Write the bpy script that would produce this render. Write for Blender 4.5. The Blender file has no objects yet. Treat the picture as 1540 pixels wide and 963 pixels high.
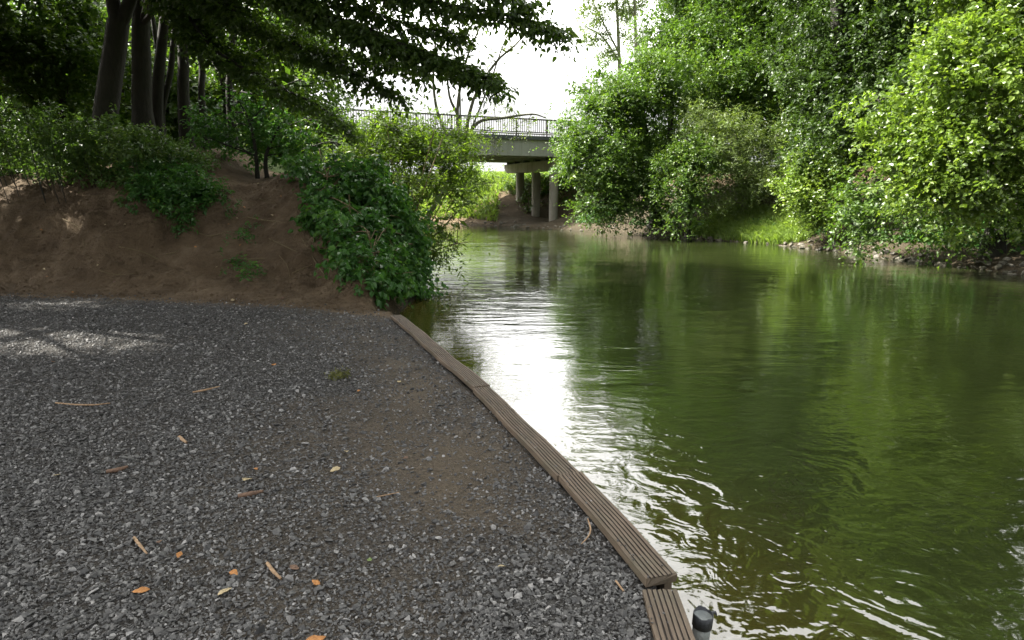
import bpy, math, random
import numpy as np
R = np.random.default_rng(7)
random.seed(7)
scene = bpy.context.scene
COL = scene.collection

# ------------------------------------------------------------------ camera maths
CAM_H = 1.6
F = 962.0
PITCH = math.atan((481.5 - 293) / F)
def at(px, py, Y):
    r = px - 770.0; u = 481.5 - py
    c, s = math.cos(PITCH), math.sin(PITCH)
    d = (r, F * c + u * s, -F * s + u * c)
    t = Y / d[1]
    return np.array((d[0] * t, Y, CAM_H + d[2] * t))
def onz(px, py, z):
    r = px - 770.0; u = 481.5 - py
    c, s = math.cos(PITCH), math.sin(PITCH)
    d = (r, F * c + u * s, -F * s + u * c)
    t = (z - CAM_H) / d[2]
    return np.array((d[0] * t, d[1] * t, z))
WATER = -0.35

SUN_AZ = math.radians(-78)     # measured from +Y, negative to the left
SUN_EL = math.radians(47)
SUNDIR = np.array((math.sin(SUN_AZ) * math.cos(SUN_EL), math.cos(SUN_AZ) * math.cos(SUN_EL), math.sin(SUN_EL)))
# openings in the left canopy through which the sun reaches the ground and the willow
GAPS = [((-2.6, 15.6, 1.8), 2.7), ((-3.2, 16.6, 3.4), 2.5), ((-2.2, 14.4, .8), 1.9), ((-7.2, 9.5, 0), .9), ((-6.2, 9.5, 0), .8), ((-4.4, 6.9, 0), 1.4), ((-5.6, 7.2, 0), 1.25),
        ((-9.6, 13.1, 2.9), 1.6), ((-8.1, 13.2, 2.8), .95), ((-5.0, 18.5, 3.2), 2.1), ((-7.5, 21, 4), 2.3), ((-11, 21, 5), 2.1)]
def sun_gaps(C):
    keep = np.ones(len(C), bool)
    for c, r in GAPS:
        v = C - np.array(c); t = v @ SUNDIR
        d = np.linalg.norm(v - t[:, None] * SUNDIR, axis=1)
        keep &= ~((d < r) & (t > 2.8) & (C[:, 0] < -1))
    return keep
# ------------------------------------------------------------------ noise
_tab = np.random.default_rng(3).random((256, 256))
def vnoise(x, y):
    xi = np.floor(x).astype(int); yi = np.floor(y).astype(int)
    fx = x - xi; fy = y - yi
    fx = fx * fx * (3 - 2 * fx); fy = fy * fy * (3 - 2 * fy)
    a = _tab[xi & 255, yi & 255]; b = _tab[(xi + 1) & 255, yi & 255]
    c = _tab[xi & 255, (yi + 1) & 255]; d = _tab[(xi + 1) & 255, (yi + 1) & 255]
    return (a * (1 - fx) + b * fx) * (1 - fy) + (c * (1 - fx) + d * fx) * fy
def fbm(x, y, o=4):
    v = 0; a = 0.5
    for k in range(o):
        v = v + a * (vnoise(x + 17.3 * k, y + 9.1 * k) - 0.5); x = x * 2.03; y = y * 2.03; a *= 0.5
    return v

# ------------------------------------------------------------------ terrain
RIVER = np.array([(0.62, -14), (0.60, 2.0), (0.63, 2.4), (0.33, 3.45), (0.08, 4.16), (-0.26, 5.05), (-0.72, 6.3),
    (-1.52, 8.3), (-1.66, 8.75), (-1.85, 9.8), (-1.9, 10.8), (-1.78, 12.9), (-2.1, 15.6), (-2.7, 20.8), (-4.5, 27), (-8, 33), (-14, 38),
    (-24, 42), (-60, 48), (-60, 62), (-24, 55), (-10, 48.5), (-3.4, 43.5), (-0.3, 40.2), (0.6, 38.6), (2.3, 37.0), (4.5, 33.8),
    (7.1, 30), (10.3, 25.6), (11.45, 20.8), (12.0, 18.3), (12.4, 16.5), (12.6, 15.5), (13.3, 10), (14, 0), (14, -14)], float)
def inside(x, y, P):
    res = np.zeros(x.shape, bool); n = len(P)
    for i in range(n):
        x0, y0 = P[i]; x1, y1 = P[(i + 1) % n]
        if y0 == y1: continue
        c = ((y0 > y) != (y1 > y)) & (x < (x1 - x0) * (y - y0) / (y1 - y0) + x0)
        res ^= c
    return res
def pdist(x, y, P):
    best = np.full(x.shape, 1e9); n = len(P)
    for i in range(n):
        x0, y0 = P[i]; x1, y1 = P[(i + 1) % n]
        dx, dy = x1 - x0, y1 - y0
        t = np.clip(((x - x0) * dx + (y - y0) * dy) / (dx * dx + dy * dy), 0, 1)
        best = np.minimum(best, np.hypot(x - x0 - t * dx, y - y0 - t * dy))
    return best
def yfoot(x):
    return np.interp(x, [-40, -12, -8, -6.1, -3.4, -2.24, -1.66, 0], [13, 11.2, 10.56, 10.2, 9.6, 8.95, 8.75, 8.7])
def sm(e0, e1, x):
    t = np.clip((x - e0) / (e1 - e0), 0, 1); return t * t * (3 - 2 * t)
def height(x, y):
    x = np.asarray(x, float); y = np.asarray(y, float)
    d = pdist(x, y, RIVER); ins = inside(x, y, RIVER)
    s = np.where(ins, -d, d)
    bed = WATER - np.minimum(1.1, 0.12 + 0.7 * d)
    left = ((x < 0.8) & (y < 26)) | ((y >= 26) & (x < -4.5 - 0.9 * (y - 26)))
    t = y - yfoot(x) + 0.35 * fbm(x * 0.8, y * 0.8, 2)
    beach = left & (t < 0)
    zb = 0.02 * fbm(x * 1.1, y * 1.1, 3) + 0.012 * fbm(x * 5, y * 5, 2)
    front = np.interp(t, [0, .4, 1, 1.8, 2.5, 3.2, 4.5, 8, 15, 40], [0, .06, .3, .95, 1.55, 1.92, 2.1, 2.4, 2.9, 3.2])
    lf = sm(-5.7, -7.2, x)
    steep = np.interp(t, [0, .25, .8, 1.3, 2.0, 2.8, 4.5, 8, 15, 40], [0, .08, .55, 1.15, 1.7, 2.1, 2.55, 2.9, 3.3, 3.5])
    front = front * (1 - lf) + steep * lf
    wat = WATER + np.interp(s, [0, .15, .6, 1.2, 2.2, 4, 10], [-.1, .1, .9, 1.6, 2.3, 2.7, 6])
    zl = np.minimum(front, np.maximum(wat, np.minimum(front, WATER)))
    gully = np.exp(-((x - np.interp(y, [9, 10, 13, 16], [-3.6, -4.0, -5.3, -6.0])) / 0.7) ** 2)
    rough = sm(0.0, 0.8, t) * (1 - sm(3.2, 5.5, t))
    zl = zl - 0.16 * gully * sm(0.3, 1.5, t)
    zl = zl + rough * (0.28 * fbm(x * 1.3, y * 1.3, 4) + 0.26 * fbm(x * 3.6 + y, y * 4, 4) + 0.22 * (np.abs(fbm(x * 2.6 + 5, y * 3.4 + 2, 4)) - .1)) * (1 - 0.45 * gully)
    zl = zl + 0.06 * rough * np.abs(fbm(x * 2.2, y * 1.1 + 0.6 * zl * 4, 3)) * 2
    zr = WATER + np.interp(s, [0, .5, 1.5, 4, 7, 15, 60], [-.05, .22, .65, 2.1, 3.2, 3.7, 4.0])
    pier = np.exp(-(((x - 2.0) / 3.2) ** 2 + ((y - 41.5) / 4.5) ** 2))
    zr = zr * (1 - pier) + (WATER + np.interp(s, [0, 1, 4, 7], [-.03, .12, .26, 1.4])) * pier
    zr = zr + 0.35 * fbm(x * 0.7, y * 0.7, 4) * sm(0.0, 2.0, s)
    z = np.where(beach, zb, np.where(left, zl, zr))
    z = np.where(ins, bed, z)
    return z
def H(x, y):
    return float(height(np.array([x]), np.array([y]))[0])

# ------------------------------------------------------------------ materials
def newmat(name):
    m = bpy.data.materials.new(name); m.use_nodes = True
    nt = m.node_tree; nt.nodes.clear()
    out = nt.nodes.new('ShaderNodeOutputMaterial')
    return m, nt, out
def N(nt, typ, **kw):
    n = nt.nodes.new(typ)
    for k, v in kw.items():
        if k in n.inputs.keys(): n.inputs[k].default_value = v
        else: setattr(n, k, v)
    return n
def L(nt, a, b): nt.links.new(a, b)
def ramp(nt, fac, stops):
    r = nt.nodes.new('ShaderNodeValToRGB'); e = r.color_ramp.elements
    while len(e) < len(stops): e.new(0.5)
    for el, (p, c) in zip(e, stops):
        el.position = p; el.color = (c[0], c[1], c[2], 1)
    L(nt, fac, r.inputs[0]); return r.outputs[0]
def mixc(nt, fac, a, b, mode='MIX'):
    m = nt.nodes.new('ShaderNodeMix'); m.data_type = 'RGBA'; m.blend_type = mode
    for sock, v in ((m.inputs[0], fac), (m.inputs[6], a), (m.inputs[7], b)):
        if hasattr(v, 'links'): L(nt, v, sock)
        elif isinstance(v, (int, float)): sock.default_value = v
        else: sock.default_value = (*v, 1)
    return m.outputs[2]
def noise(nt, vec, scale, detail=4, rough=.55, dist=0.0):
    n = nt.nodes.new('ShaderNodeTexNoise')
    n.inputs['Scale'].default_value = scale; n.inputs['Detail'].default_value = detail
    n.inputs['Roughness'].default_value = rough; n.inputs['Distortion'].default_value = dist
    if vec is not None: L(nt, vec, n.inputs['Vector'])
    return n.outputs[0]
def mapping(nt, scale=(1, 1, 1), coord='Object', rot=(0, 0, 0)):
    tc = nt.nodes.new('ShaderNodeTexCoord'); mp = nt.nodes.new('ShaderNodeMapping')
    mp.inputs['Scale'].default_value = scale; mp.inputs['Rotation'].default_value = rot
    L(nt, tc.outputs[coord], mp.inputs[0]); return mp.outputs[0]
def attr(nt, name):
    a = nt.nodes.new('ShaderNodeAttribute'); a.attribute_name = name; return a.outputs['Fac']
def math_(nt, op, a, b=0.0):
    m = nt.nodes.new('ShaderNodeMath'); m.operation = op
    for s_, v in ((m.inputs[0], a), (m.inputs[1], b)):
        if hasattr(v, 'links'): L(nt, v, s_)
        else: s_.default_value = v
    return m.outputs[0]

def leaf_mat(name, c0, c1, c2, trans=0.35, tcol=None, rough=0.42, spec=0.45):
    m, nt, out = newmat(name)
    t = attr(nt, 'tint')
    col = ramp(nt, t, [(0, c0), (0.55, c1), (1, c2)])
    p = N(nt, 'ShaderNodeBsdfPrincipled', Roughness=rough)
    p.inputs['Specular IOR Level'].default_value = spec
    L(nt, col, p.inputs['Base Color'])
    tr = N(nt, 'ShaderNodeBsdfTranslucent')
    k = tcol or (2.0, 2.1, 0.9)
    mul = mixc(nt, 1.0, col, k, 'MULTIPLY')
    L(nt, mul, tr.inputs['Color'])
    mx = N(nt, 'ShaderNodeMixShader'); mx.inputs[0].default_value = trans
    L(nt, p.outputs[0], mx.inputs[1]); L(nt, tr.outputs[0], mx.inputs[2]); L(nt, mx.outputs[0], out.inputs[0])
    return m
M = {}
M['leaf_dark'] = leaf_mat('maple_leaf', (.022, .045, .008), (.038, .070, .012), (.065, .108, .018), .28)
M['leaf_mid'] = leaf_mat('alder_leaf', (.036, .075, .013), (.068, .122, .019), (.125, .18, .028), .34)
M['leaf_bright'] = leaf_mat('poplar_leaf', (.070, .120, .020), (.12, .18, .030), (.19, .25, .042), .36, rough=.34, spec=.55)
M['leaf_pale'] = leaf_mat('willow_leaf', (.075, .115, .032), (.12, .165, .05), (.17, .21, .07), .34)
M['leaf_lime'] = leaf_mat('herb_leaf', (.085, .14, .026), (.13, .19, .038), (.19, .25, .06), .36)
M['leaf_willow'] = leaf_mat('bush_willow_leaf', (.055, .10, .013), (.10, .16, .021), (.17, .24, .038), .48)
M['leaf_bough'] = leaf_mat('hornbeam_leaf', (.030, .060, .010), (.050, .088, .014), (.085, .13, .022), .42)
M['leaf_bramble'] = leaf_mat('bramble_leaf', (.030, .085, .018), (.048, .125, .026), (.085, .17, .030), .28, rough=.45, spec=.3)
M['leaf_nettle'] = leaf_mat('nettle_leaf', (.045, .09, .020), (.075, .135, .030), (.13, .18, .05), .30)

def bark_mat(name, a, b, sc=6):
    m, nt, out = newmat(name)
    v = mapping(nt, (1, 1, .25))
    n1 = noise(nt, v, sc * 3, 6, .65); n2 = noise(nt, v, sc * .5, 3)
    col = mixc(nt, n2, ramp(nt, n1, [(.3, a), (.7, b)]), tuple(.5 * (p + q) * k for p, q, k in zip(a, b, (.8, 1.05, .75))))
    p = N(nt, 'ShaderNodeBsdfPrincipled', Roughness=.9); L(nt, col, p.inputs['Base Color'])
    bp = N(nt, 'ShaderNodeBump', Strength=.8, Distance=.03); L(nt, n1, bp.inputs['Height']); L(nt, bp.outputs[0], p.inputs['Normal'])
    L(nt, p.outputs[0], out.inputs[0]); return m
M['bark'] = bark_mat('bark_dark', (.009, .0075, .0055), (.034, .028, .020))
M['bark_grey'] = bark_mat('bark_grey', (.09, .08, .06), (.20, .175, .13))
M['twig'] = bark_mat('twig_bark', (.10, .065, .04), (.24, .16, .09), 20)

def ground_mat():
    m, nt, out = newmat('ground_soil_gravel')
    v = mapping(nt)
    g = attr(nt, 'gravel'); gr = attr(nt, 'grass'); mud_dark_soil = attr(nt, 'mud')
    nb = noise(nt, v, 1.6, 6, .6); nf = noise(nt, v, 14, 8, .7); nfine = noise(nt, v, 70, 6, .7)
    soil = ramp(nt, nb, [(.3, (.105, .071, .038)), (.55, (.20, .142, .083)), (.75, (.30, .226, .144))])
    soil = mixc(nt, math_(nt, 'MULTIPLY', nf, .55), soil, (.050, .034, .019))
    soil = mixc(nt, ramp(nt, nfine, [(.58, (0, 0, 0)), (.72, (1, 1, 1))]), soil, (.15, .115, .075))
    vor = N(nt, 'ShaderNodeTexVoronoi'); vor.inputs['Scale'].default_value = 75; L(nt, v, vor.inputs['Vector'])
    grit = ramp(nt, vor.outputs['Color'], [(.1, (.020, .018, .016)), (.5, (.050, .046, .041)), (.95, (.14, .135, .125))])
    dirt = mixc(nt, .5, soil, (.15, .13, .098))
    patch = ramp(nt, noise(nt, v, .9, 5, .65), [(.5, (0, 0, 0)), (.66, (1, 1, 1))])
    pa = attr(nt, 'dirt')
    gcol = mixc(nt, math_(nt, 'MULTIPLY', pa, math_(nt, 'ADD', nf, .35)), grit, dirt)
    col = mixc(nt, ramp(nt, math_(nt, 'ADD', g, math_(nt, 'MULTIPLY', math_(nt, 'SUBTRACT', nf, .5), .9)), [(.42, (0, 0, 0)), (.58, (1, 1, 1))]), soil, gcol)
    grass = ramp(nt, nf, [(.3, (.045, .075, .018)), (.7, (.10, .15, .032))])
    col = mixc(nt, ramp(nt, math_(nt, 'ADD', gr, math_(nt, 'MULTIPLY', math_(nt, 'SUBTRACT', nb, .5), .8)), [(.45, (0, 0, 0)), (.6, (1, 1, 1))]), col, grass)
    col = mixc(nt, mud_dark_soil, col, (.042, .036, .021))  # river bed and waterline mud, and darker soil up the right bank
    p = N(nt, 'ShaderNodeBsdfPrincipled', Roughness=.92); L(nt, col, p.inputs['Base Color'])
    p.inputs['Specular IOR Level'].default_value = .25
    b1 = N(nt, 'ShaderNodeBump', Strength=1.0, Distance=.11); L(nt, nf, b1.inputs['Height'])
    b2 = N(nt, 'ShaderNodeBump', Strength=.8, Distance=.012); L(nt, math_(nt, 'ADD', nfine, vor.outputs['Distance']), b2.inputs['Height'])
    L(nt, b1.outputs[0], b2.inputs['Normal']); L(nt, b2.outputs[0], p.inputs['Normal'])
    L(nt, p.outputs[0], out.inputs[0]); return m
M['ground'] = ground_mat()

def water_mat():
    m, nt, out = newmat('river_water')
    v = mapping(nt, (1, 1, 1), rot=(0, 0, math.radians(14)))
    va = mapping(nt, (.55, 1.5, 1), rot=(0, 0, math.radians(6)))
    n1 = noise(nt, va, 1.5, 2, .5, .6)
    n2 = noise(nt, va, 5.5, 2, .5, .8)
    n3 = noise(nt, v, 15, 2, .5, .4)
    patch = ramp(nt, noise(nt, v, .45, 2), [(.35, (.35,) * 3), (.68, (1,) * 3)])
    sw = noise(nt, v, 1.9, 2, .5, 1.8); sw2 = noise(nt, v, 5.2, 2, .5, 1.4); ch = attr(nt, 'choppy')
    swirl = math_(nt, 'MULTIPLY', math_(nt, 'ADD', math_(nt, 'MULTIPLY', sw, .030), math_(nt, 'MULTIPLY', sw2, .0085)), ch)
    h = math_(nt, 'ADD', math_(nt, 'ADD', math_(nt, 'MULTIPLY', n1, .013), swirl), math_(nt, 'MULTIPLY', math_(nt, 'ADD', math_(nt, 'MULTIPLY', n2, .0050), math_(nt, 'MULTIPLY', n3, .0023)), patch))
    b = N(nt, 'ShaderNodeBump', Strength=1.0, Distance=1.0); L(nt, h, b.inputs['Height'])
    p = N(nt, 'ShaderNodeBsdfPrincipled', Roughness=.035, IOR=1.8)
    murk = ramp(nt, noise(nt, v, .35, 3), [(.3, (.013, .018, .005)), (.7, (.023, .030, .009))])
    col = mixc(nt, attr(nt, 'shallow'), murk, (.045, .038, .008))
    L(nt, col, p.inputs['Base Color'])
    L(nt, b.outputs[0], p.inputs['Normal']); L(nt, p.outputs[0], out.inputs[0]); return m
M['water'] = water_mat()

def stone_mat(name, a, b, c, rough=.85):
    m, nt, out = newmat(name)
    t = attr(nt, 'tint'); v = mapping(nt)
    col = ramp(nt, t, [(0, a), (.5, b), (1, c)])
    n = noise(nt, v, 60, 4, .6)
    col = mixc(nt, 1.0, col, ramp(nt, n, [(.3, (.7, .7, .7)), (.7, (1.15, 1.15, 1.15))]), 'MULTIPLY')
    p = N(nt, 'ShaderNodeBsdfPrincipled', Roughness=rough); L(nt, col, p.inputs['Base Color'])
    bp = N(nt, 'ShaderNodeBump', Strength=.5, Distance=.004); L(nt, n, bp.inputs['Height']); L(nt, bp.outputs[0], p.inputs['Normal'])
    L(nt, p.outputs[0], out.inputs[0]); return m
M['gravel'] = stone_mat('crushed_stone', (.036, .035, .033), (.088, .086, .081), (.27, .262, .248), .7)

def rock_mat():
    m, nt, out = newmat('bank_rock'); v = mapping(nt)
    oi = nt.nodes.new('ShaderNodeObjectInfo')
    n = noise(nt, v, 7, 7, .65)
    col = ramp(nt, n, [(.3, (.07, .062, .05)), (.6, (.20, .18, .15)), (.8, (.30, .28, .24))])
    col = mixc(nt, math_(nt, 'MULTIPLY', oi.outputs['Random'], .55), col, (.09, .085, .045))
    p = N(nt, 'ShaderNodeBsdfPrincipled', Roughness=.8); L(nt, col, p.inputs['Base Color'])
    bp = N(nt, 'ShaderNodeBump', Strength=.8, Distance=.05); L(nt, n, bp.inputs['Height']); L(nt, bp.outputs[0], p.inputs['Normal'])
    L(nt, p.outputs[0], out.inputs[0]); return m
M['rock'] = rock_mat()

def wood_mat():
    m, nt, out = newmat('weathered_decking')
    v = mapping(nt, (1, 14, 14)); v2 = mapping(nt)
    n1 = noise(nt, v, 3.0, 7, .65); n2 = noise(nt, v2, 3.5, 5, .6); n3 = noise(nt, v2, 38, 5, .7)
    col = ramp(nt, n1, [(.25, (.060, .041, .026)), (.55, (.118, .086, .057)), (.8, (.195, .15, .105))])
    col = mixc(nt, ramp(nt, n2, [(.45, (0, 0, 0)), (.7, (.7, .7, .7))]), col, (.075, .066, .042))
    col = mixc(nt, ramp(nt, n3, [(.62, (0, 0, 0)), (.72, (.8, .8, .8))]), col, (.06, .045, .035))
    gv = attr(nt, 'groove')
    col = mixc(nt, gv, col, (.045, .034, .026))
    p = N(nt, 'ShaderNodeBsdfPrincipled', Roughness=.8); L(nt, col, p.inputs['Base Color'])
    bp = N(nt, 'ShaderNodeBump', Strength=.6, Distance=.004); L(nt, n1, bp.inputs['Height']); L(nt, bp.outputs[0], p.inputs['Normal'])
    L(nt, p.outputs[0], out.inputs[0]); return m
M['wood'] = wood_mat()

def plain(name, a, b, sc=4, rough=.85, metal=0.0, bump=.01, streak=None):
    m, nt, out = newmat(name); v = mapping(nt)
    n = noise(nt, v, sc, 7, .62)
    col = ramp(nt, n, [(.3, a), (.7, b)])
    if streak:
        vs = mapping(nt, (1.3, 1.3, .12))
        col = mixc(nt, ramp(nt, noise(nt, vs, 2.2, 5, .65), [(.5, (0, 0, 0)), (.72, (.75,) * 3)]), col, streak)
    p = N(nt, 'ShaderNodeBsdfPrincipled', Roughness=rough, Metallic=metal); L(nt, col, p.inputs['Base Color'])
    bp = N(nt, 'ShaderNodeBump', Strength=.5, Distance=bump); L(nt, noise(nt, v, sc * 6, 5), bp.inputs['Height']); L(nt, bp.outputs[0], p.inputs['Normal'])
    L(nt, p.outputs[0], out.inputs[0]); return m
M['concrete'] = plain('bridge_concrete', (.26, .27, .23), (.36, .37, .32), .8, streak=(.18, .19, .14))
M['concrete_pier'] = plain('pier_concrete', (.24, .215, .18), (.34, .31, .265), 1.2, streak=(.15, .13, .10))
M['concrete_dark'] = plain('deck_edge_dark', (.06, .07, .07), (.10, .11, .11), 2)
M['rail'] = plain('railing_steel', (.03, .028, .026), (.06, .055, .05), 5, .5, .3)
M['pipe'] = plain('grey_pipe', (.20, .22, .21), (.34, .36, .34), 14, .5, streak=(.12, .13, .08))
M['pipe_dark'] = plain('black_pipe_cap', (.02, .022, .024), (.06, .065, .07), 20, .45)
M['leaf_dead'] = plain('dead_leaf_orange', (.30, .12, .03), (.45, .21, .06), 60, .7)
M['leaf_tan'] = plain('dead_leaf_tan', (.30, .23, .12), (.46, .38, .22), 60, .7)
M['leaf_brown'] = plain('dead_leaf_brown', (.09, .05, .03), (.17, .10, .06), 60, .7)
M['leaf_green'] = plain('fallen_leaf_green', (.10, .16, .04), (.17, .24, .06), 60, .6)
M['stick'] = plain('dry_stick', (.20, .12, .065), (.38, .26, .15), 40, .8)
M['moss'] = plain('moss', (.06, .07, .015), (.13, .13, .03), 60, .95)

# ------------------------------------------------------------------ mesh helpers
def mesh_np(name, V, faces_n, idx, mat, parent=None, base=None, attrs=None, smooth=False):
    """V (n,3); faces: list of (k, array(m,k))"""
    V = np.asarray(V, np.float64)
    if base is not None: V = V - np.asarray(base)
    me = bpy.data.meshes.new(name)
    counts = []; loops = []
    for a in idx:
        if len(a) == 0: continue
        counts.append(np.full(len(a), a.shape[1], np.int32)); loops.append(a.reshape(-1))
    counts = np.concatenate(counts); loops = np.concatenate(loops).astype(np.int32)
    me.vertices.add(len(V)); me.vertices.foreach_set('co', V.astype(np.float32).ravel())
    me.loops.add(len(loops)); me.loops.foreach_set('vertex_index', loops)
    me.polygons.add(len(counts))
    st = np.zeros(len(counts), np.int32); st[1:] = np.cumsum(counts)[:-1]
    me.polygons.foreach_set('loop_start', st)
    try: me.polygons.foreach_set('loop_total', counts)
    except Exception: pass
    me.polygons.foreach_set('use_smooth', np.full(len(counts), smooth, bool))
    for k, (dom, arr) in (attrs or {}).items():
        a = me.attributes.new(k, 'FLOAT', dom); a.data.foreach_set('value', np.asarray(arr, np.float32))
    me.update(calc_edges=True); me.validate()
    me.materials.append(mat)
    o = bpy.data.objects.new(name, me); COL.objects.link(o)
    if parent is not None: o.parent = parent
    return o
def thing(name, label, cat, loc, group=None):
    o = bpy.data.objects.new(name, None); COL.objects.link(o)
    o.location = tuple(float(c) for c in loc); o.empty_display_size = .2
    tag(o, label, cat, group); return o
def tag(o, label=None, cat=None, group=None, kind=None):
    if label: o['label'] = label
    if cat: o['category'] = cat
    if group: o['group'] = group
    if kind: o['kind'] = kind
    return o
def nrm(a):
    return a / np.maximum(np.linalg.norm(a, axis=-1, keepdims=True), 1e-9)

class Tubes:
    def __init__(s): s.V = []; s.Q = []; s.n = 0
    def add(s, pts, rad, sides=6, smooth=0, cap=True):
        pts = np.asarray(pts, float); rad = np.asarray(rad, float)
        if smooth:
            k = len(pts); P = np.vstack([2 * pts[0] - pts[1], pts, 2 * pts[-1] - pts[-2]])
            out = []; ro = []
            for i in range(k - 1):
                for j in range(smooth):
                    t = j / smooth; a, b, c, d = P[i], P[i + 1], P[i + 2], P[i + 3]
                    out.append(.5 * (2 * b + (c - a) * t + (2 * a - 5 * b + 4 * c - d) * t * t + (3 * b - a - 3 * c + d) * t ** 3))
                    ro.append(rad[i] * (1 - t) + rad[i + 1] * t)
            out.append(pts[-1]); ro.append(rad[-1]); pts = np.array(out); rad = np.array(ro)
        T = nrm(np.gradient(pts, axis=0))
        ref = np.array((0.31, .9, .11)) if abs(T[0][2]) > .6 else np.array((0, 0, 1.))
        A = nrm(np.cross(T, ref)); B = np.cross(T, A)
        a = np.arange(sides) * 2 * math.pi / sides
        ring = pts[:, None, :] + rad[:, None, None] * (np.cos(a)[None, :, None] * A[:, None, :] + np.sin(a)[None, :, None] * B[:, None, :])
        k = len(pts); V = ring.reshape(-1, 3)
        i = np.arange(k - 1)[:, None] * sides; j = np.arange(sides)[None, :]; j2 = (j + 1) % sides
        q = np.stack([i + j, i + j2, i + sides + j2, i + sides + j], -1).reshape(-1, 4) + s.n
        s.V.append(V); s.Q.append(q); s.n += len(V)
        if cap:
            c = np.arange(sides)
            if sides == 4:
                s.Q.append((np.array([[3, 2, 1, 0]]) + s.n - len(V))); s.Q.append(np.array([[0, 1, 2, 3]]) + s.n - sides)
        return pts
    def build(s, name, mat, parent=None, base=None):
        V = np.concatenate(s.V); Q = np.concatenate(s.Q)
        return mesh_np(name, V, None, [Q], mat, parent, base, smooth=True)

def leaf_geo(P, D, Nn, size, wr=.62, near=False, fold=.25):
    """leaves: P base points, D axis, Nn normal, size array. returns V, faces"""
    D = nrm(D); S = nrm(np.cross(D, Nn)); Nn = np.cross(S, D)
    sz = size[:, None]; w = sz * wr * .5
    if near:
        up = Nn * w * fold * 1.6
        a = P
        l1 = P + D * sz * .28 + S * w * .95 + up; l2 = P + D * sz * .66 + S * w * .72 + up * .8 - Nn * sz * .03
        tip = P + D * sz - Nn * sz * .12
        r1 = P + D * sz * .28 - S * w * .95 + up; r2 = P + D * sz * .66 - S * w * .72 + up * .8 - Nn * sz * .03
        V = np.stack([a, l1, l2, tip, r2, r1], 1).reshape(-1, 3)
        i = np.arange(len(P))[:, None] * 6
        Q = np.concatenate([i + np.array([0, 3, 2, 1]), i + np.array([0, 5, 4, 3])], 1).reshape(-1, 4)
        return V, Q, 2
    l = P + D * sz * .42 + S * w + Nn * w * fold; r = P + D * sz * .42 - S * w + Nn * w * fold
    tip = P + D * sz
    V = np.stack([P, l, tip, r], 1).reshape(-1, 3)
    i = np.arange(len(P))[:, None] * 4
    Q = np.concatenate([i + np.array([0, 2, 1]), i + np.array([0, 3, 2])], 1).reshape(-1, 3)
    return V, Q, 2

def sprays(S, Dr, n_leaf, length, leaf, droop=.25, upn=1.0, jit=.55, side=.85, rng=R):
    """S (m,3) spray starts, Dr (m,3) directions. -> P,D,N,size,group index"""
    m = len(S)
    Dr = nrm(Dr)
    u = (np.arange(n_leaf) + .5) / n_leaf
    u = np.clip(u[None, :] + rng.normal(0, .06, (m, n_leaf)), 0, 1)
    ln = length * rng.uniform(.6, 1.25, (m, 1))
    bend = np.array((0, 0, -1.)) * droop
    P = S[:, None, :] + Dr[:, None, :] * (u * ln)[..., None] + bend * ((u ** 2) * ln)[..., None]
    P = P + rng.normal(0, leaf * .25, P.shape)
    sd = nrm(np.cross(Dr, np.array((0, 0, 1.)) + rng.normal(0, .25, Dr.shape)))
    alt = np.where(np.arange(n_leaf) % 2 == 0, 1, -1)[None, :] * np.ones((m, 1))
    D = Dr[:, None, :] * .6 + sd[:, None, :] * (alt * side)[..., None] + bend * 1.2 + rng.normal(0, .35, P.shape)
    Nn = np.array((0, 0, 1.)) * upn + Dr[:, None, :] * .35 + rng.normal(0, jit, P.shape)
    size = leaf * rng.uniform(.6, 1.25, (m, n_leaf))
    return P.reshape(-1, 3), D.reshape(-1, 3), Nn.reshape(-1, 3), size.ravel(), np.repeat(np.arange(m), n_leaf)

def with_satellites(lobes, rng=R):
    out = []
    for c, r in lobes:
        out.append((c, r * .84))
        if r > .75:
            for _ in range(7):
                d = nrm(rng.normal(0, 1, 3)); d[2] = d[2] * .8 + .05
                out.append((np.asarray(c) + d * r * rng.uniform(.8, 1.28), r * rng.uniform(.16, .42)))
    return out
def lobe_points(lobes, dens, rng=R, shell=.45, flat=.85):
    C = []; O = []; LI = []
    for li, (c, r) in enumerate(lobes):
        rr = np.array((r, r, r * flat)) if np.isscalar(r) else np.array(r)
        n = max(6, int(dens * 4 * math.pi * rr[0] * rr[2]))
        d = nrm(rng.normal(0, 1, (n, 3)))
        rad = shell + (1.08 - shell) * rng.random((n, 1)) ** .6
        # uneven outline
        wob = 1 + .22 * np.sin(d[:, :1] * 5 + li) * np.sin(d[:, 1:2] * 6 + 2 * li) + .15 * rng.normal(0, 1, (n, 1)) * .5
        C.append(np.asarray(c) + d * rad * rr * wob); O.append(d); LI.append(np.full(n, li))
    return np.concatenate(C), np.concatenate(O), np.concatenate(LI)

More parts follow.
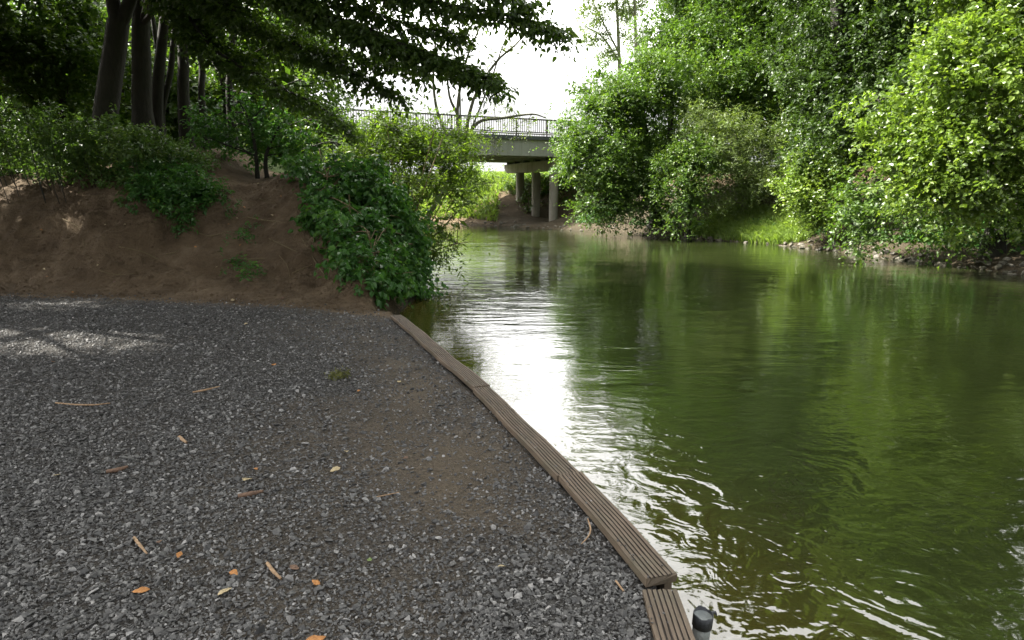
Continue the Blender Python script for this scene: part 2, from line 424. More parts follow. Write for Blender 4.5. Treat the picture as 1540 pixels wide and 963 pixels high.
def crown(name, lobes, mat, parent, base, dens=2.2, nspray=6, nleaf=11, slen=.6, leaf=.12, droop=.25, wr=.62, near=False,
          jit=.55, upn=1.0, shell=.45, clump=.22, rng=R, keep=None, out=.9, tubes=None, twig_r=.004, flat=.85, ntwig=0, core=1.0, gaps=True):
    dens = dens * 1.55
    lobes0 = lobes; lobes = with_satellites(lobes, rng)
    C, O, LI = lobe_points(lobes, dens, rng, shell, flat)
    g3 = np.sin(C[:, 0] * 2.3 + C[:, 2] * 1.7) + np.sin(C[:, 1] * 2.1 - C[:, 2] * 2.6 + 1) + np.sin(C[:, 2] * 3.1 + C[:, 0] * .9 + 2)
    kk = ((g3 + rng.normal(0, .6, len(C)) > -1.25) ) & sun_gaps(C) | (not gaps)
    C = C[kk]; O = O[kk]; LI = LI[kk]
    if keep is not None:
        k = keep(C); C = C[k]; O = O[k]; LI = LI[k]
    m = len(C)
    S = np.repeat(C, nspray, 0) + rng.normal(0, clump, (m * nspray, 3))
    D = np.repeat(O, nspray, 0) * out + rng.normal(0, .6, (m * nspray, 3)) + np.array((0, 0, .05))
    tint_c = np.repeat(np.clip(rng.normal(.45, .16, m), 0, 1), nspray)
    P, Dd, Nn, size, gi = sprays(S, D, nleaf, slen, leaf, droop, upn, jit, rng=rng)
    V, Q, per = leaf_geo(P, Dd, Nn, size, wr, near)
    tint = np.repeat(np.clip(tint_c[gi] + rng.normal(0, .16, len(P)), 0, 1), per)
    Qs = [Q]
    if core:
        Pc = []
        for c, r in lobes:
            rr = np.array((r, r, r * flat)); nc = int(150 * core * rr[0] * rr[2] * min(1.0, (.13 / leaf) ** .5) * (.13 / leaf) ** 1.2)
            d = nrm(rng.normal(0, 1, (nc, 3))) * (rng.random((nc, 1)) ** .45) * .78
            Pc.append(np.asarray(c) + d * rr)
        Pc = np.concatenate(Pc)
        if gaps: Pc = Pc[sun_gaps(Pc)]
        Vc, Qc, pc = leaf_geo(Pc, rng.normal(0, 1, Pc.shape), np.array((0, 0, .8)) + rng.normal(0, .6, Pc.shape), leaf * (1.5 if near else 2.3) * rng.uniform(.7, 1.2, len(Pc)), max(wr, .4), False)
        Qs.append(Qc + len(V)); V = np.concatenate([V, Vc])
        tint = np.concatenate([tint, np.repeat(np.clip(rng.normal(.3, .15, len(Pc)), 0, 1), pc)])
    o = mesh_np(name, V, None, Qs, mat, parent, base, {'tint': ('FACE', tint)})
    if tubes is not None and ntwig:
        sel = rng.choice(len(S), min(ntwig, len(S)), replace=False)
        Dn = nrm(D)
        for i in sel:
            p0 = S[i] - Dn[i] * .15; p2 = S[i] + Dn[i] * slen * .9 + np.array((0, 0, -droop * slen * .8))
            tubes.add([p0, (p0 + p2) / 2 + np.array((0, 0, .04)), p2], [twig_r, twig_r * .7, twig_r * .35], 3, cap=False)
    near_l = np.argmin(np.stack([np.linalg.norm(C - np.asarray(c), axis=1) / r for c, r in lobes0], 1), 1)
    return o, C, near_l

def limbs(tubes, stems, lobes, C, LI, nsec=5, r0=.05, rng=R, up=.3):
    """connect stems to lobe centres and lobe centres to clump centres"""
    allp = np.concatenate([np.asarray(p)[max(0, len(p) // 3):] for p, _ in stems])
    for li, (c, r) in enumerate(lobes):
        c = np.asarray(c)
        below = allp[allp[:, 2] < c[2] + .2]
        src = below if len(below) else allp
        q = src[np.argmin(np.linalg.norm(src - c, axis=1) + rng.uniform(0, .8, len(src)))]
        L_ = np.linalg.norm(c - q)
        mid = (q + c) / 2 + rng.normal(0, .08 * L_, 3) + np.array((0, 0, up * .2 * L_))
        tubes.add([q, mid, c], [r0, r0 * .7, r0 * .4], 5, 3, cap=False)
        idx = np.where(LI == li)[0]
        if len(idx) and nsec:
            for i in rng.choice(idx, min(nsec, len(idx)), replace=False):
                e = C[i]; m2 = (c + e) / 2 + rng.normal(0, .1, 3)
                tubes.add([c, m2, e], [r0 * .36, r0 * .22, r0 * .1], 4, 2, cap=False)

def px_lobes(L_, scale=1.0, dj=0.0, rng=R):
    out = []
    for t in L_:
        px, py, r, Y = t[:4]
        Y = Y + (rng.uniform(-dj, dj) if dj else 0)
        out.append((at(px, py, Y), r * Y / F * scale))
    return out
def stem_px(pts, Y, w0, w1):
    n = len(pts)
    P = [at(p[0], p[1], p[2] if len(p) > 2 else Y) for p in pts]
    r = [(w0 + (w1 - w0) * i / (n - 1)) * .5 * Y / F for i in range(n)]
    return np.array(P), np.array(r)
def ground_stem(pts, Y, w0, w1, flare=1.5):
    """stem whose foot is set on the ground below its first pixel point"""
    P, r = stem_px(pts, Y, w0, w1)
    g = H(P[0][0], P[0][1]) - .15
    if P[0][2] > g + .1:
        foot = P[0].copy(); foot[2] = g
        P = np.vstack([foot, P]); r = np.concatenate([[r[0] * flare], r])
    return P, r

def plant(name, label, cat, stems, lobes, leafmat, bark='bark', group=None, nsec=5, r0=.05, trunk_name='trunk', crown_name='crown',
          sides=8, split=False, **kw):
    base = np.array(stems[0][0][0]); base = np.array((base[0], base[1], H(base[0], base[1])))
    t = thing(name, label, cat, base, group)
    tb = Tubes()
    smst = []
    for P, r in stems:
        sp = tb.add(P, r, sides, 4); smst.append((sp, None))
        if split: tb.build('stem', M[bark], t, base); tb = Tubes()
    o, C, LI = crown(crown_name, lobes, M[leafmat], t, base, tubes=tb, **kw)
    if split: return t
    if nsec is not None and r0: limbs(tb, smst, lobes, C, LI, nsec, r0)
    tb.build(trunk_name, M[bark], t, base)
    return t

def on_bank(px, py, lift=.012, far=12.8):
    ys = np.linspace(8.6, 14.8, 420)
    P = np.array([at(px, py, q) for q in ys])
    hit = np.where(P[:, 2] < height(P[:, 0], P[:, 1]))[0]
    if len(hit): return P[hit[0]] + np.array((0, -.01, lift))
    return at(px, py, far)
def bank_lobes(poly, n, r0, r1, lift=.12, far=12.8, ymin=-1e9, seed=1):
    rg = np.random.default_rng(seed); poly = np.array(poly, float); out = []
    lo = poly.min(0); hi = poly.max(0)
    while len(out) < n:
        q = rg.uniform(lo, hi)
        if inside(np.array([q[0]]), np.array([q[1]]), poly)[0]:
            p = on_bank(q[0], q[1], lift, far + rg.uniform(-.4, .4)); out.append((p, rg.uniform(r0, r1)))
    return out
# ------------------------------------------------------------------ ground
def spaced(stops):
    out = []
    for (a, b, st) in stops:
        out.extend(list(np.arange(a, b - 1e-6, st)))
    out.append(stops[-1][1]); return np.array(out)
gx = spaced([(-420, -60, 40), (-60, -24, 3), (-24, -10.5, .4), (-10.5, -1.5, .045), (-1.5, 1.2, .06), (1.2, 16, .3), (16, 30, .7), (30, 60, 3), (60, 420, 40)])
gy = spaced([(-60, -6, 6), (-6, 1, .5), (1, 8.7, .07), (8.7, 13.8, .045), (13.8, 30, .35), (30, 60, .4), (60, 90, 3), (90, 460, 37)])
X, Y_ = np.meshgrid(gx, gy, indexing='ij')
x = X.ravel(); y = Y_.ravel()
z = height(x, y)
nx, ny = len(gx), len(gy)
i = np.arange(nx - 1)[:, None] * ny; j = np.arange(ny - 1)[None, :]
Q = np.stack([i + j, i + ny + j, i + ny + j + 1, i + j + 1], -1).reshape(-1, 4)
dw = pdist(x, y, RIVER); ins = inside(x, y, RIVER)
left = ((x < 0.8) & (y < 26)) | ((y >= 26) & (x < -4.5 - 0.9 * (y - 26)))
tt = y - yfoot(x) + .35 * fbm(x * .8, y * .8, 2)
def dirtmask(x, y):
    d = sm(-.02, .13, fbm(x * .55 + 3.1, y * .55 + 1.7, 3) + .02)
    a = np.exp(-(((x + .35) / .55) ** 2 + ((y - 3.6) / .9) ** 2)) * 1.0
    b = sm(-.9, -.05, y - yfoot(x)) * .95
    c = np.exp(-(((x + 1.2) / .8) ** 2 + ((y - 4.0) / .35) ** 2)) * .5
    ex_ = np.interp(y, [-14, 2.0, 2.4, 3.45, 4.16, 5.05, 6.3, 8.3, 8.75], [.5, .5, .55, .25, .0, -.34, -.80, -1.6, -1.75])
    c = np.maximum(c, .8 * np.exp(-((x - ex_ + .6 + .25 * np.sin(y * 2)) / .42) ** 2) * sm(2.5, 3.1, y) * (1 - sm(5.6, 7.6, y)))
    return np.clip(np.maximum(np.maximum(d * .5 * sm(-3.2, -.8, x + .25 * y - 1.2), a), np.maximum(b, c)) + .3 * fbm(x * 3, y * 3, 3), 0, 1)
grav = np.where(left & ~ins, 1 - sm(-.75, -.05, tt), 0)
grass = np.where(left, sm(5, 9, tt), sm(5.0, 9.0, dw)) * (~ins)
ground = mesh_np('ground', np.stack([x, y, z], 1), None, [Q], M['ground'], smooth=True,
    attrs={'gravel': ('POINT', grav), 'grass': ('POINT', grass), 'mud': ('POINT', np.where(ins, 1.0, np.maximum(sm(.35, 0, dw) * (~(left & (tt < .1))), .8 * (~left) * sm(-4, 4, x) * sm(7, 3, dw)))), 'dirt': ('POINT', dirtmask(x, y))})
tag(ground, 'brown earth bank, gravel landing and grassy land beside the river', kind='structure')

# water sheet
wx = spaced([(-62, -10, 2), (-10, 16, .5)]); wy = spaced([(-16, 64, .5)])
X, Y_ = np.meshgrid(wx, wy, indexing='ij'); x = X.ravel(); y = Y_.ravel(); ny = len(wy)
i = np.arange(len(wx) - 1)[:, None] * ny; j = np.arange(ny - 1)[None, :]
Q = np.stack([i + j, i + ny + j, i + ny + j + 1, i + j + 1], -1).reshape(-1, 4)
dw = pdist(x, y, RIVER)
sh = sm(1.6, .2, dw) * (x < 4) * (y < 14)
water = mesh_np('river_water', np.stack([x, y, np.full(len(x), WATER)], 1), None, [Q], M['water'], smooth=True, attrs={'shallow': ('POINT', sh), 'choppy': ('POINT', np.exp(-((x - 1.5) / 1.3) ** 2 - ((y - 3.4) / 1.9) ** 2))})
tag(water, 'green rippled river water', kind='structure')

# ------------------------------------------------------------------ gravel stones (stuff)
def hull_variants(n, k=9, seed=1, flat=(1, .8, .55)):
    import bmesh
    out = []; rg = np.random.default_rng(seed)
    for _ in range(n):
        bm = bmesh.new()
        for p in nrm(rg.normal(0, 1, (k, 3))) * rg.uniform(.75, 1.0, (k, 1)) * np.array(flat):
            bm.verts.new(p)
        r = bmesh.ops.convex_hull(bm, input=bm.verts)
        for v in [v for v in bm.verts if not v.link_faces]: bm.verts.remove(v)
        bmesh.ops.triangulate(bm, faces=bm.faces)
        bm.verts.index_update()
        out.append((np.array([v.co[:] for v in bm.verts]), np.array([[v.index for v in f.verts] for f in bm.faces])))
        bm.free()
    return out
def rotmats(n, rng):
    q = nrm(rng.normal(0, 1, (n, 4))); w, a, b, c = q.T
    return np.stack([1 - 2 * (b * b + c * c), 2 * (a * b - c * w), 2 * (a * c + b * w), 2 * (a * b + c * w), 1 - 2 * (a * a + c * c), 2 * (b * c - a * w),
                     2 * (a * c - b * w), 2 * (b * c + a * w), 1 - 2 * (a * a + b * b)], 1).reshape(n, 3, 3)
def zrot_tilt(n, rng, tilt=.35):
    a = rng.uniform(0, 2 * math.pi, n); t1 = rng.normal(0, tilt, n); t2 = rng.normal(0, tilt, n)
    ca, sa = np.cos(a), np.sin(a); z0 = np.zeros(n); o1 = np.ones(n)
    Rz = np.stack([ca, -sa, z0, sa, ca, z0, z0, z0, o1], 1).reshape(n, 3, 3)
    Rx = np.stack([o1, z0, z0, z0, np.cos(t1), -np.sin(t1), z0, np.sin(t1), np.cos(t1)], 1).reshape(n, 3, 3)
    Ry = np.stack([np.cos(t2), z0, np.sin(t2), z0, o1, z0, -np.sin(t2), z0, np.cos(t2)], 1).reshape(n, 3, 3)
    return Rz @ Rx @ Ry
var = hull_variants(14, 9)
rg = np.random.default_rng(11)
def edge_x(y):
    return np.interp(y, [-14, 2.0, 2.4, 3.45, 4.16, 5.05, 6.3, 8.3, 8.75], [.5, .5, .55, .25, .0, -.34, -.80, -1.6, -1.75])
pts = []
NS = 165000
yy = 1.2 + (10.6 - 1.2) * rg.random(NS * 2) ** 1.75
xx = rg.uniform(-1, 1, NS * 2) * (yy * .92 + .6)
k = (xx < edge_x(yy) - .0) & (yy < yfoot(xx) + .1)
xx = xx[k]; yy = yy[k]
dm = dirtmask(xx, yy)
k = rg.random(len(xx)) < (1.0 - .86 * dm) * (.55 + .9 * np.clip(.5 + fbm(xx * 1.5, yy * 1.5, 3) * 1.6, 0, 1)) * (1 - sm(-.5, .1, yy - yfoot(xx)) * .9)
xx = xx[k]; yy = yy[k]
n = len(xx)
size = np.exp(rg.normal(math.log(.0090), .42, n)) * np.clip(.8 + .055 * yy, .8, 1.35)
size = np.where(rg.random(n) < .03, size * 1.7, size); size = np.clip(size, .004, .030)
zz = height(xx, yy) + size * .22
# a few stones kicked onto the boards
mb = 150; yb_ = rg.uniform(1.6, 8.2, mb); xb_ = edge_x(yb_) + rg.uniform(.0, .11, mb) * (rg.random(mb) ** 1.5 + .1); sb_ = rg.uniform(.004, .010, mb)
xx = np.concatenate([xx, xb_]); yy = np.concatenate([yy, yb_]); size = np.concatenate([size, sb_]); zz = np.concatenate([zz, np.where(yb_ < 2.36, .022, .052) + sb_ * .4]); n = len(xx)
RM = zrot_tilt(n, rg, .4)
vi = rg.integers(0, len(var), n)
tint = np.clip(rg.normal(.36, .2, n) + .45 * (rg.random(n) < .12), 0, 1)
Vs = []; Fs = []; Ts = []; off = 0
for a in range(len(var)):
    ii = np.where(vi == a)[0]
    v, f = var[a]
    W = np.einsum('nij,vj->nvi', RM[ii], v) * size[ii][:, None, None] + np.stack([xx[ii], yy[ii], zz[ii]], 1)[:, None, :]
    Vs.append(W.reshape(-1, 3))
    Fs.append((f[None] + (np.arange(len(ii)) * len(v))[:, None, None] + off).reshape(-1, 3)); off += len(ii) * len(v)
    Ts.append(np.repeat(tint[ii], len(f)))
grv = mesh_np('gravel', np.concatenate(Vs), None, [np.concatenate(Fs)], M['gravel'], attrs={'tint': ('FACE', np.concatenate(Ts))})
tag(grv, 'loose dark grey crushed stone covering the landing', 'gravel', kind='stuff')

# ------------------------------------------------------------------ edging boards
def board(label, p0l, p0r, p1l, p1r, thick=.035, ztop=.05, tilt=0.0, fascia=True):
    """grooved decking board from end 0 (left,right) to end 1"""
    p0l, p0r, p1l, p1r = [np.array(p, float) for p in (p0l, p0r, p1l, p1r)]
    c0 = (p0l + p0r) / 2; c1 = (p1l + p1r) / 2
    ax = c1 - c0; Ln = np.linalg.norm(ax[:2]); ang = math.atan2(ax[1], ax[0])
    W = .142
    t = thing('edging_board', label, 'plank', ((c0[0] + c1[0]) / 2, (c0[1] + c1[1]) / 2, ztop), 'grooved timber boards along the landing edge')
    t.rotation_euler = (tilt, 0, ang)
    prof = []; gro = []
    ng = 7; pitch = W / ng
    yv = -W / 2
    for g in range(ng):
        prof += [(yv + .0008, 0), (yv + pitch - .0062, 0), (yv + pitch - .0048, -.007), (yv + pitch - .0012, -.007)]
        gro += [0, 1, 1]; gro += [0]
        yv += pitch
    prof[-2:] = [(W / 2 - .002, 0), (W / 2, -.003)]
    prof[0] = (-W / 2, -.003)
    prof += [(W / 2, -thick), (-W / 2, -thick)]
    prof = np.array(prof); K = len(prof)
    nl = max(6, int(Ln / .08))
    xs = np.linspace(-Ln / 2, Ln / 2, nl)
    rgb = np.random.default_rng(int(abs(c0[1]) * 100))
    sag = .006 * np.sin(xs * 2.1 + c0[1]) + .003 * np.sin(xs * 7 + 1)
    V = np.zeros((nl, K, 3)); V[:, :, 0] = xs[:, None]; V[:, :, 1] = prof[None, :, 0] + sag[:, None] * .8; V[:, :, 2] = prof[None, :, 1] + sag[:, None] * .6
    V[:, :, 1] += rgb.normal(0, .0007, (nl, K)); V[:, :, 2] += rgb.normal(0, .0006, (nl, K))
    V[0, :, 0] += rgb.normal(0, .002, K); V[-1, :, 0] += rgb.normal(0, .002, K)
    i = np.arange(nl - 1)[:, None] * K; j = np.arange(K)[None, :]; j2 = (j + 1) % K
    Q = np.stack([i + j, i + j2, i + K + j2, i + K + j], -1).reshape(-1, 4)
    isg = np.zeros(K)
    for a in range(K):
        b = (a + 1) % K
        if prof[a][1] < -.004 and prof[a][1] > -.01 or prof[b][1] < -.004 and prof[b][1] > -.01: isg[a] = 1
    ends = [np.arange(K)[::-1][None], (np.arange(K) + (nl - 1) * K)[None]]
    gval = np.concatenate([np.tile(isg, nl - 1), [0, 0]])
    mesh_np('board_top', V.reshape(-1, 3), None, [Q, ends[0], ends[1]], M['wood'], t, attrs={'groove': ('FACE', gval)})
    if fascia:
        # vertical plank on the water side that holds the gravel back
        fh = .46
        bx = np.array([(sx * (Ln / 2 - .01), sy, sz) for sx in (-1, 1) for sy in (.015, .05) for sz in (-thick - .003 - fh, -thick - .003)])
        if True:
            fq = np.array([[0, 1, 3, 2], [4, 6, 7, 5], [0, 4, 5, 1], [2, 3, 7, 6], [0, 2, 6, 4], [1, 5, 7, 3]])
            mesh_np('retaining_plank', bx, None, [fq], M['wood'], t, attrs={'groove': ('FACE', np.zeros(6))})
    for k_ in range(max(2, int(Ln / .55))):
        tx = -Ln / 2 + .06 + k_ * (Ln - .12) / max(1, int(Ln / .55) - 1)
        tb = Tubes()
        a_ = np.array((tx, .03 * (1 if k_ % 2 else -1), -.002))
        tb.add([a_, a_ + np.array((0, 0, .0035))], [.005, .0045], 8)
        tb.V[0] = np.vstack([tb.V[0], a_ + np.array((0, 0, .0036))]); n0 = tb.n; tb.n += 1
        tris = np.array([[8 + q, 8 + (q + 1) % 8, n0] for q in range(8)])
        mesh_np('screw', tb.V[0], None, [tb.Q[0], tris], M['rail'], t)
    return t
Z5 = .05
def e2(l, r, z=Z5): return onz(l[0], l[1], z), onz(r[0], r[1], z)
ends = [e2((586, 474), (604, 473)), e2((657, 533), (677, 533)), e2((713, 581), (736, 581)), e2((746, 616), (771, 616)), e2((842, 712), (872, 712)), e2((975, 868), (1021, 863))]
blabels = ['farthest grooved edging board, ending beside the dark muddy bank', 'second grooved edging board from the far end, stones spilled over its joints',
           'short middle grooved edging board between two tight joints', 'pale brown grooved edging board where the edge bends inward',
           'wide grooved edging board with a raised cut end over the gap']
for k_, lb in enumerate(blabels):
    a, b = ends[k_], ends[k_ + 1]
    g_ = .004
    dv = nrm(((b[0] + b[1]) - (a[0] + a[1])) / 2)
    dz = .0 if k_ < 4 else .003
    board(lb, a[0] + dv * g_, a[1] + dv * g_, b[0] - dv * g_, b[1] - dv * g_, ztop=Z5 + dz, thick=.04)
board('nearest grooved edging board, lying lower beside the grey pipe', (.525, 2.335, .02), (.665, 2.345, .02), (.50, .9, .02), (.64, .9, .02), ztop=.022)

# pipe in the water beside the near board
pc = np.array((.745, 2.385, 0))
t = thing('pipe_post', 'grey pipe with a torn black sleeve standing in the water beside the nearest board', 'pipe', (pc[0], pc[1], -1.04))
def revolve(prof, n=28, jag=None):
    a = np.arange(n) * 2 * math.pi / n
    V = np.array([[(r * math.cos(q), r * math.sin(q), z_ + (jag[k] if (jag is not None and m_ in jag_rows) else 0)) for k, q in enumerate(a)] for m_, (r, z_) in enumerate(prof)]).reshape(-1, 3)
    K = len(prof); i = np.arange(K - 1)[:, None] * n; j = np.arange(n)[None, :]; j2 = (j + 1) % n
    return V, np.stack([i + j, i + j2, i + n + j2, i + n + j], -1).reshape(-1, 4)
jag_rows = ()
tiltm = np.array([[1, 0, .04], [0, 1, -.05], [-.04, .05, 1]])
V, Q = revolve([(.036, 0), (.036, .86), (.036, .905), (.031, .905), (.031, .80)])
mesh_np('pipe_tube', V @ tiltm.T, None, [Q], M['pipe'], t, smooth=True)
jag = np.array([.003 * math.sin(k * .9) + .008 * (1 if 4 < k < 9 else 0) + .003 * random.random() for k in range(28)]); jag_rows = (2, 3)
V, Q = revolve([(.0365, .900), (.0405, .902), (.041, .955), (.0375, .957), (.037, .91)], jag=jag)
mesh_np('sleeve', V @ tiltm.T, None, [Q], M['pipe_dark'], t, smooth=True)
V, Q = revolve([(.0374, .945), (.027, .936), (.011, .928), (.001, .927)])
mesh_np('end_cap', V @ tiltm.T, None, [Q], M['pipe'], t, smooth=True)
tb = Tubes(); tb.add([(.078, -.028, .948), (.092, -.030, .951), (.098, -.032, .938)], [.007, .006, .003], 6, 3); tb.build('torn_flap', M['pipe_dark'], t)

# ------------------------------------------------------------------ bridge
BA = math.atan2(.41, .91)
br_o = np.array((2.62, 41.0, 0.0))
br = thing('river_bridge', 'grey concrete road bridge with steel railing crossing the river', 'bridge', (br_o[0], br_o[1], -.3))
br.rotation_euler = (0, 0, BA)
class Boxes:
    def __init__(s): s.V = []; s.Q = []; s.n = 0
    def box(s, x0, x1, y0, y1, z0, z1):
        V = np.array([(a, b, c) for a in (x0, x1) for b in (y0, y1) for c in (z0, z1)], float)
        s.V.append(V); s.Q.append(np.array([[0, 1, 3, 2], [4, 6, 7, 5], [0, 4, 5, 1], [2, 3, 7, 6], [0, 2, 6, 4], [1, 5, 7, 3]]) + s.n); s.n += 8
    def build(s, name, mat, parent):
        return mesh_np(name, np.concatenate(s.V), None, [np.concatenate(s.Q)], mat, parent)
BZ = .3   # bridge empty sits at -0.3
X0, X1 = -30, 15
YF, YB = -.95, 7.4
b = Boxes(); b.box(X0, X1, YF + .12, YB - .12, 4.82 + BZ, 4.97 + BZ); b.build('deck_slab', M['concrete'], br)
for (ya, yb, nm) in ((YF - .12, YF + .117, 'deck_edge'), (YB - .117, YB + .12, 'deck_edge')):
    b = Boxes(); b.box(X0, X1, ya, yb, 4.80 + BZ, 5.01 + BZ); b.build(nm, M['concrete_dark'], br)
for gy_ in (YF, .6, 2.2, 3.8, 5.4, YB - .45):
    b = Boxes(); w_ = .45
    if gy_ == YF:
        # cast in lengths with open joints
        for (xa, xb) in ((X0, -16.6), (-16.58, -.62), (-.60, X1)):
            b.box(xa, xb, gy_, gy_ + w_, 3.86 + BZ, 4.797 + BZ)
    else: b.box(X0, X1, gy_, gy_ + w_, 3.86 + BZ, 4.817 + BZ)
    b.build('girder', M['concrete'], br)
for gy_ in (-.2, .6, 2.2, 3.8, 5.4, 6.5):
    b = Boxes(); b.box(-.2, .2, gy_ + .08, gy_ + .36, 3.69 + BZ, 3.857 + BZ); b.build('bearing_pad', M['concrete_dark'], br)
# pier cap, rounded at its ends
sec = [(-.45, 3.18), (-.38, 3.12), (-.2, 3.08), (6.0, 3.08), (6.4, 3.12), (6.7, 3.28), (6.8, 3.46), (6.8, 3.687), (-.45, 3.687)]
V = np.array([(xs_, a, c + BZ) for xs_ in (-.42, .42) for a, c in sec]); K = len(sec)
Q = np.array([[k, (k + 1) % K, K + (k + 1) % K, K + k] for k in range(K)])
mesh_np('pier_cap', V, None, [Q, np.arange(K)[::-1][None], (np.arange(K) + K)[None]], M['concrete_pier'], br)
for cy_ in (0, 2.5, 5.0):
    V, Q = revolve([(.285, -1.2 + BZ), (.285, 3.077 + BZ)], 32)
    V[:, 1] += cy_
    mesh_np('pier_column', V, None, [Q], M['concrete_pier'], br, smooth=True)
for xa in (X0 - 1.0, X1 - .6):
    b = Boxes(); b.box(xa, xa + 1.6, YF - .2, YB + .2, -1 + BZ, 3.85 + BZ); b.build('abutment', M['concrete'], br)
for yr in (YF, YB):
    rail = Boxes()
    rail.box(X0, X1, yr - .04, yr + .04, 5.92 + BZ, 6.00 + BZ)
    rail.box(X0, X1, yr - .02, yr + .02, 5.19 + BZ, 5.25 + BZ)
    xs_ = np.arange(X0 + .07, X1, .14)
    for q in xs_: rail.box(q - .017, q + .017, yr - .014, yr + .014, 5.252 + BZ, 5.918 + BZ)
    ro = rail.build('railing', M['rail'], br)
    for q in np.arange(X0 + 1, X1, 2.0):
        p_ = Boxes(); p_.box(q - .035, q + .035, yr + .022, yr + .07, 5.012 + BZ, 5.918 + BZ); p_.build('post', M['rail'], ro)

# ------------------------------------------------------------------ RIGHT BANK TREES
RG = 'trees and bushes on the wooded far bank'
def G(px, py, Y, w0=20, w1=8, top=None, mids=()):
    pts = [(px, py)] + list(mids) + [top or (px + 5, py - 120)]
    return ground_stem(pts, Y, w0, w1)

plant('alder_tree', 'broad leafy tree reaching over the water at the bridge railing end, bright top', 'tree',
      [G(985, 320, 32, 16, 8, (960, 150), [(978, 240)]), G(987, 320, 32, 12, 6, (1010, 130), [(1005, 230)])],
      px_lobes([(930, 140, 46, 31), (895, 165, 40, 30.5), (872, 205, 32, 30), (862, 250, 24, 29.5), (905, 235, 50, 30.5), (960, 190, 55, 31.5), (1000, 125, 45, 32),
                (955, 270, 50, 30.5), (905, 295, 34, 29.5), (1010, 220, 50, 32), (925, 320, 22, 29.5), (960, 120, 34, 32), (980, 310, 36, 30), (1030, 160, 40, 33), (885, 312, 20, 29)], dj=.4),
      'leaf_mid', group=RG, leaf=.125, dens=2.6, nspray=6, nleaf=10, slen=.6, clump=.25, r0=.07)

plant('ivy_bush', 'dark green ivy clad bush at the waterline left of the pale shrub', 'bush',
      [G(1035, 335, 28, 10, 5, (1030, 250))],
      px_lobes([(1022, 245, 26, 28), (1012, 285, 26, 27.6), (1030, 320, 26, 27.2), (1045, 280, 30, 28), (1015, 335, 16, 27), (1050, 235, 28, 28.4), (1048, 335, 18, 27)]), 'leaf_mid', group=RG,
      leaf=.10, dens=4, nspray=6, nleaf=10, slen=.4, clump=.2, upn=.7, r0=.04)
plant('grey_willow_shrub', 'pale grey green rounded shrub with fine leaves above the bright grass', 'bush',
      [G(1120, 300, 29.2, 9, 4, (1090, 220), [(1110, 260)]), G(1121, 300, 29.2, 8, 3, (1150, 230))],
      px_lobes([(a_, b_, c_, d_ + 2.4) for a_, b_, c_, d_ in [(1065, 205, 40, 27), (1105, 200, 42, 27), (1060, 245, 34, 26.5), (1100, 245, 44, 26.5), (1145, 225, 40, 27), (1165, 265, 34, 26.5), (1085, 285, 32, 26), (1130, 280, 34, 26), (1075, 310, 18, 25.6)]]),
      'leaf_pale', bark='bark_grey', group=RG, leaf=.085, wr=.36, dens=3.6, nspray=7, nleaf=13, slen=.5, clump=.22, droop=.4, r0=.045, nsec=9)

plant('tall_maple_tree', 'tall tree with trunk showing near the top edge behind the pale shrub', 'tree',
      [G(1110, 250, 35, 18, 11, (1088, -60), [(1100, 120), (1092, 20)])],
      px_lobes([(1005, 55, 36, 35), (1035, 95, 44, 34), (1080, 120, 50, 33), (1065, 55, 46, 35), (1120, 80, 55, 34), (1150, 140, 52, 32), (1175, 60, 60, 34), (1130, 20, 50, 35), (1090, 165, 42, 31.5),
                (1030, 15, 34, 36), (1180, 190, 44, 31), (1060, -40, 50, 36), (1140, -60, 70, 35), (1200, -30, 70, 34), (1090, -130, 80, 36), (1180, -150, 80, 35), (1150, -260, 80, 35), (1100, -220, 60, 36)], dj=.6),
      'leaf_mid', group=RG, leaf=.13, dens=2.0, nspray=6, nleaf=11, slen=.65, clump=.28, r0=.08)
plant('dark_chestnut_tree', 'large shaded dark green tree between the tall tree and the big leaved poplar', 'tree',
      [G(1270, 280, 25.5, 22, 14, (1255, -80), [(1262, 120)])],
      px_lobes([(1235, 60, 60, 26), (1290, 40, 66, 26), (1225, 140, 48, 25), (1285, 115, 56, 25), (1345, 70, 66, 25), (1250, 195, 46, 24.2), (1310, 175, 50, 24), (1345, 130, 48, 24), (1225, 235, 34, 24),
                (1255, -30, 80, 27), (1350, -40, 85, 26), (1300, -130, 100, 27), (1400, -120, 100, 25), (1230, -150, 90, 28), (1280, -270, 100, 26), (1390, -260, 100, 25), (1210, -280, 90, 27), (1340, -390, 105, 26), (1240, -400, 95, 27), (1440, -380, 100, 25)], dj=.6),
      'leaf_dark', group=RG, leaf=.125, dens=2.3, nspray=6, nleaf=11, slen=.6, clump=.28, droop=.4, r0=.08)
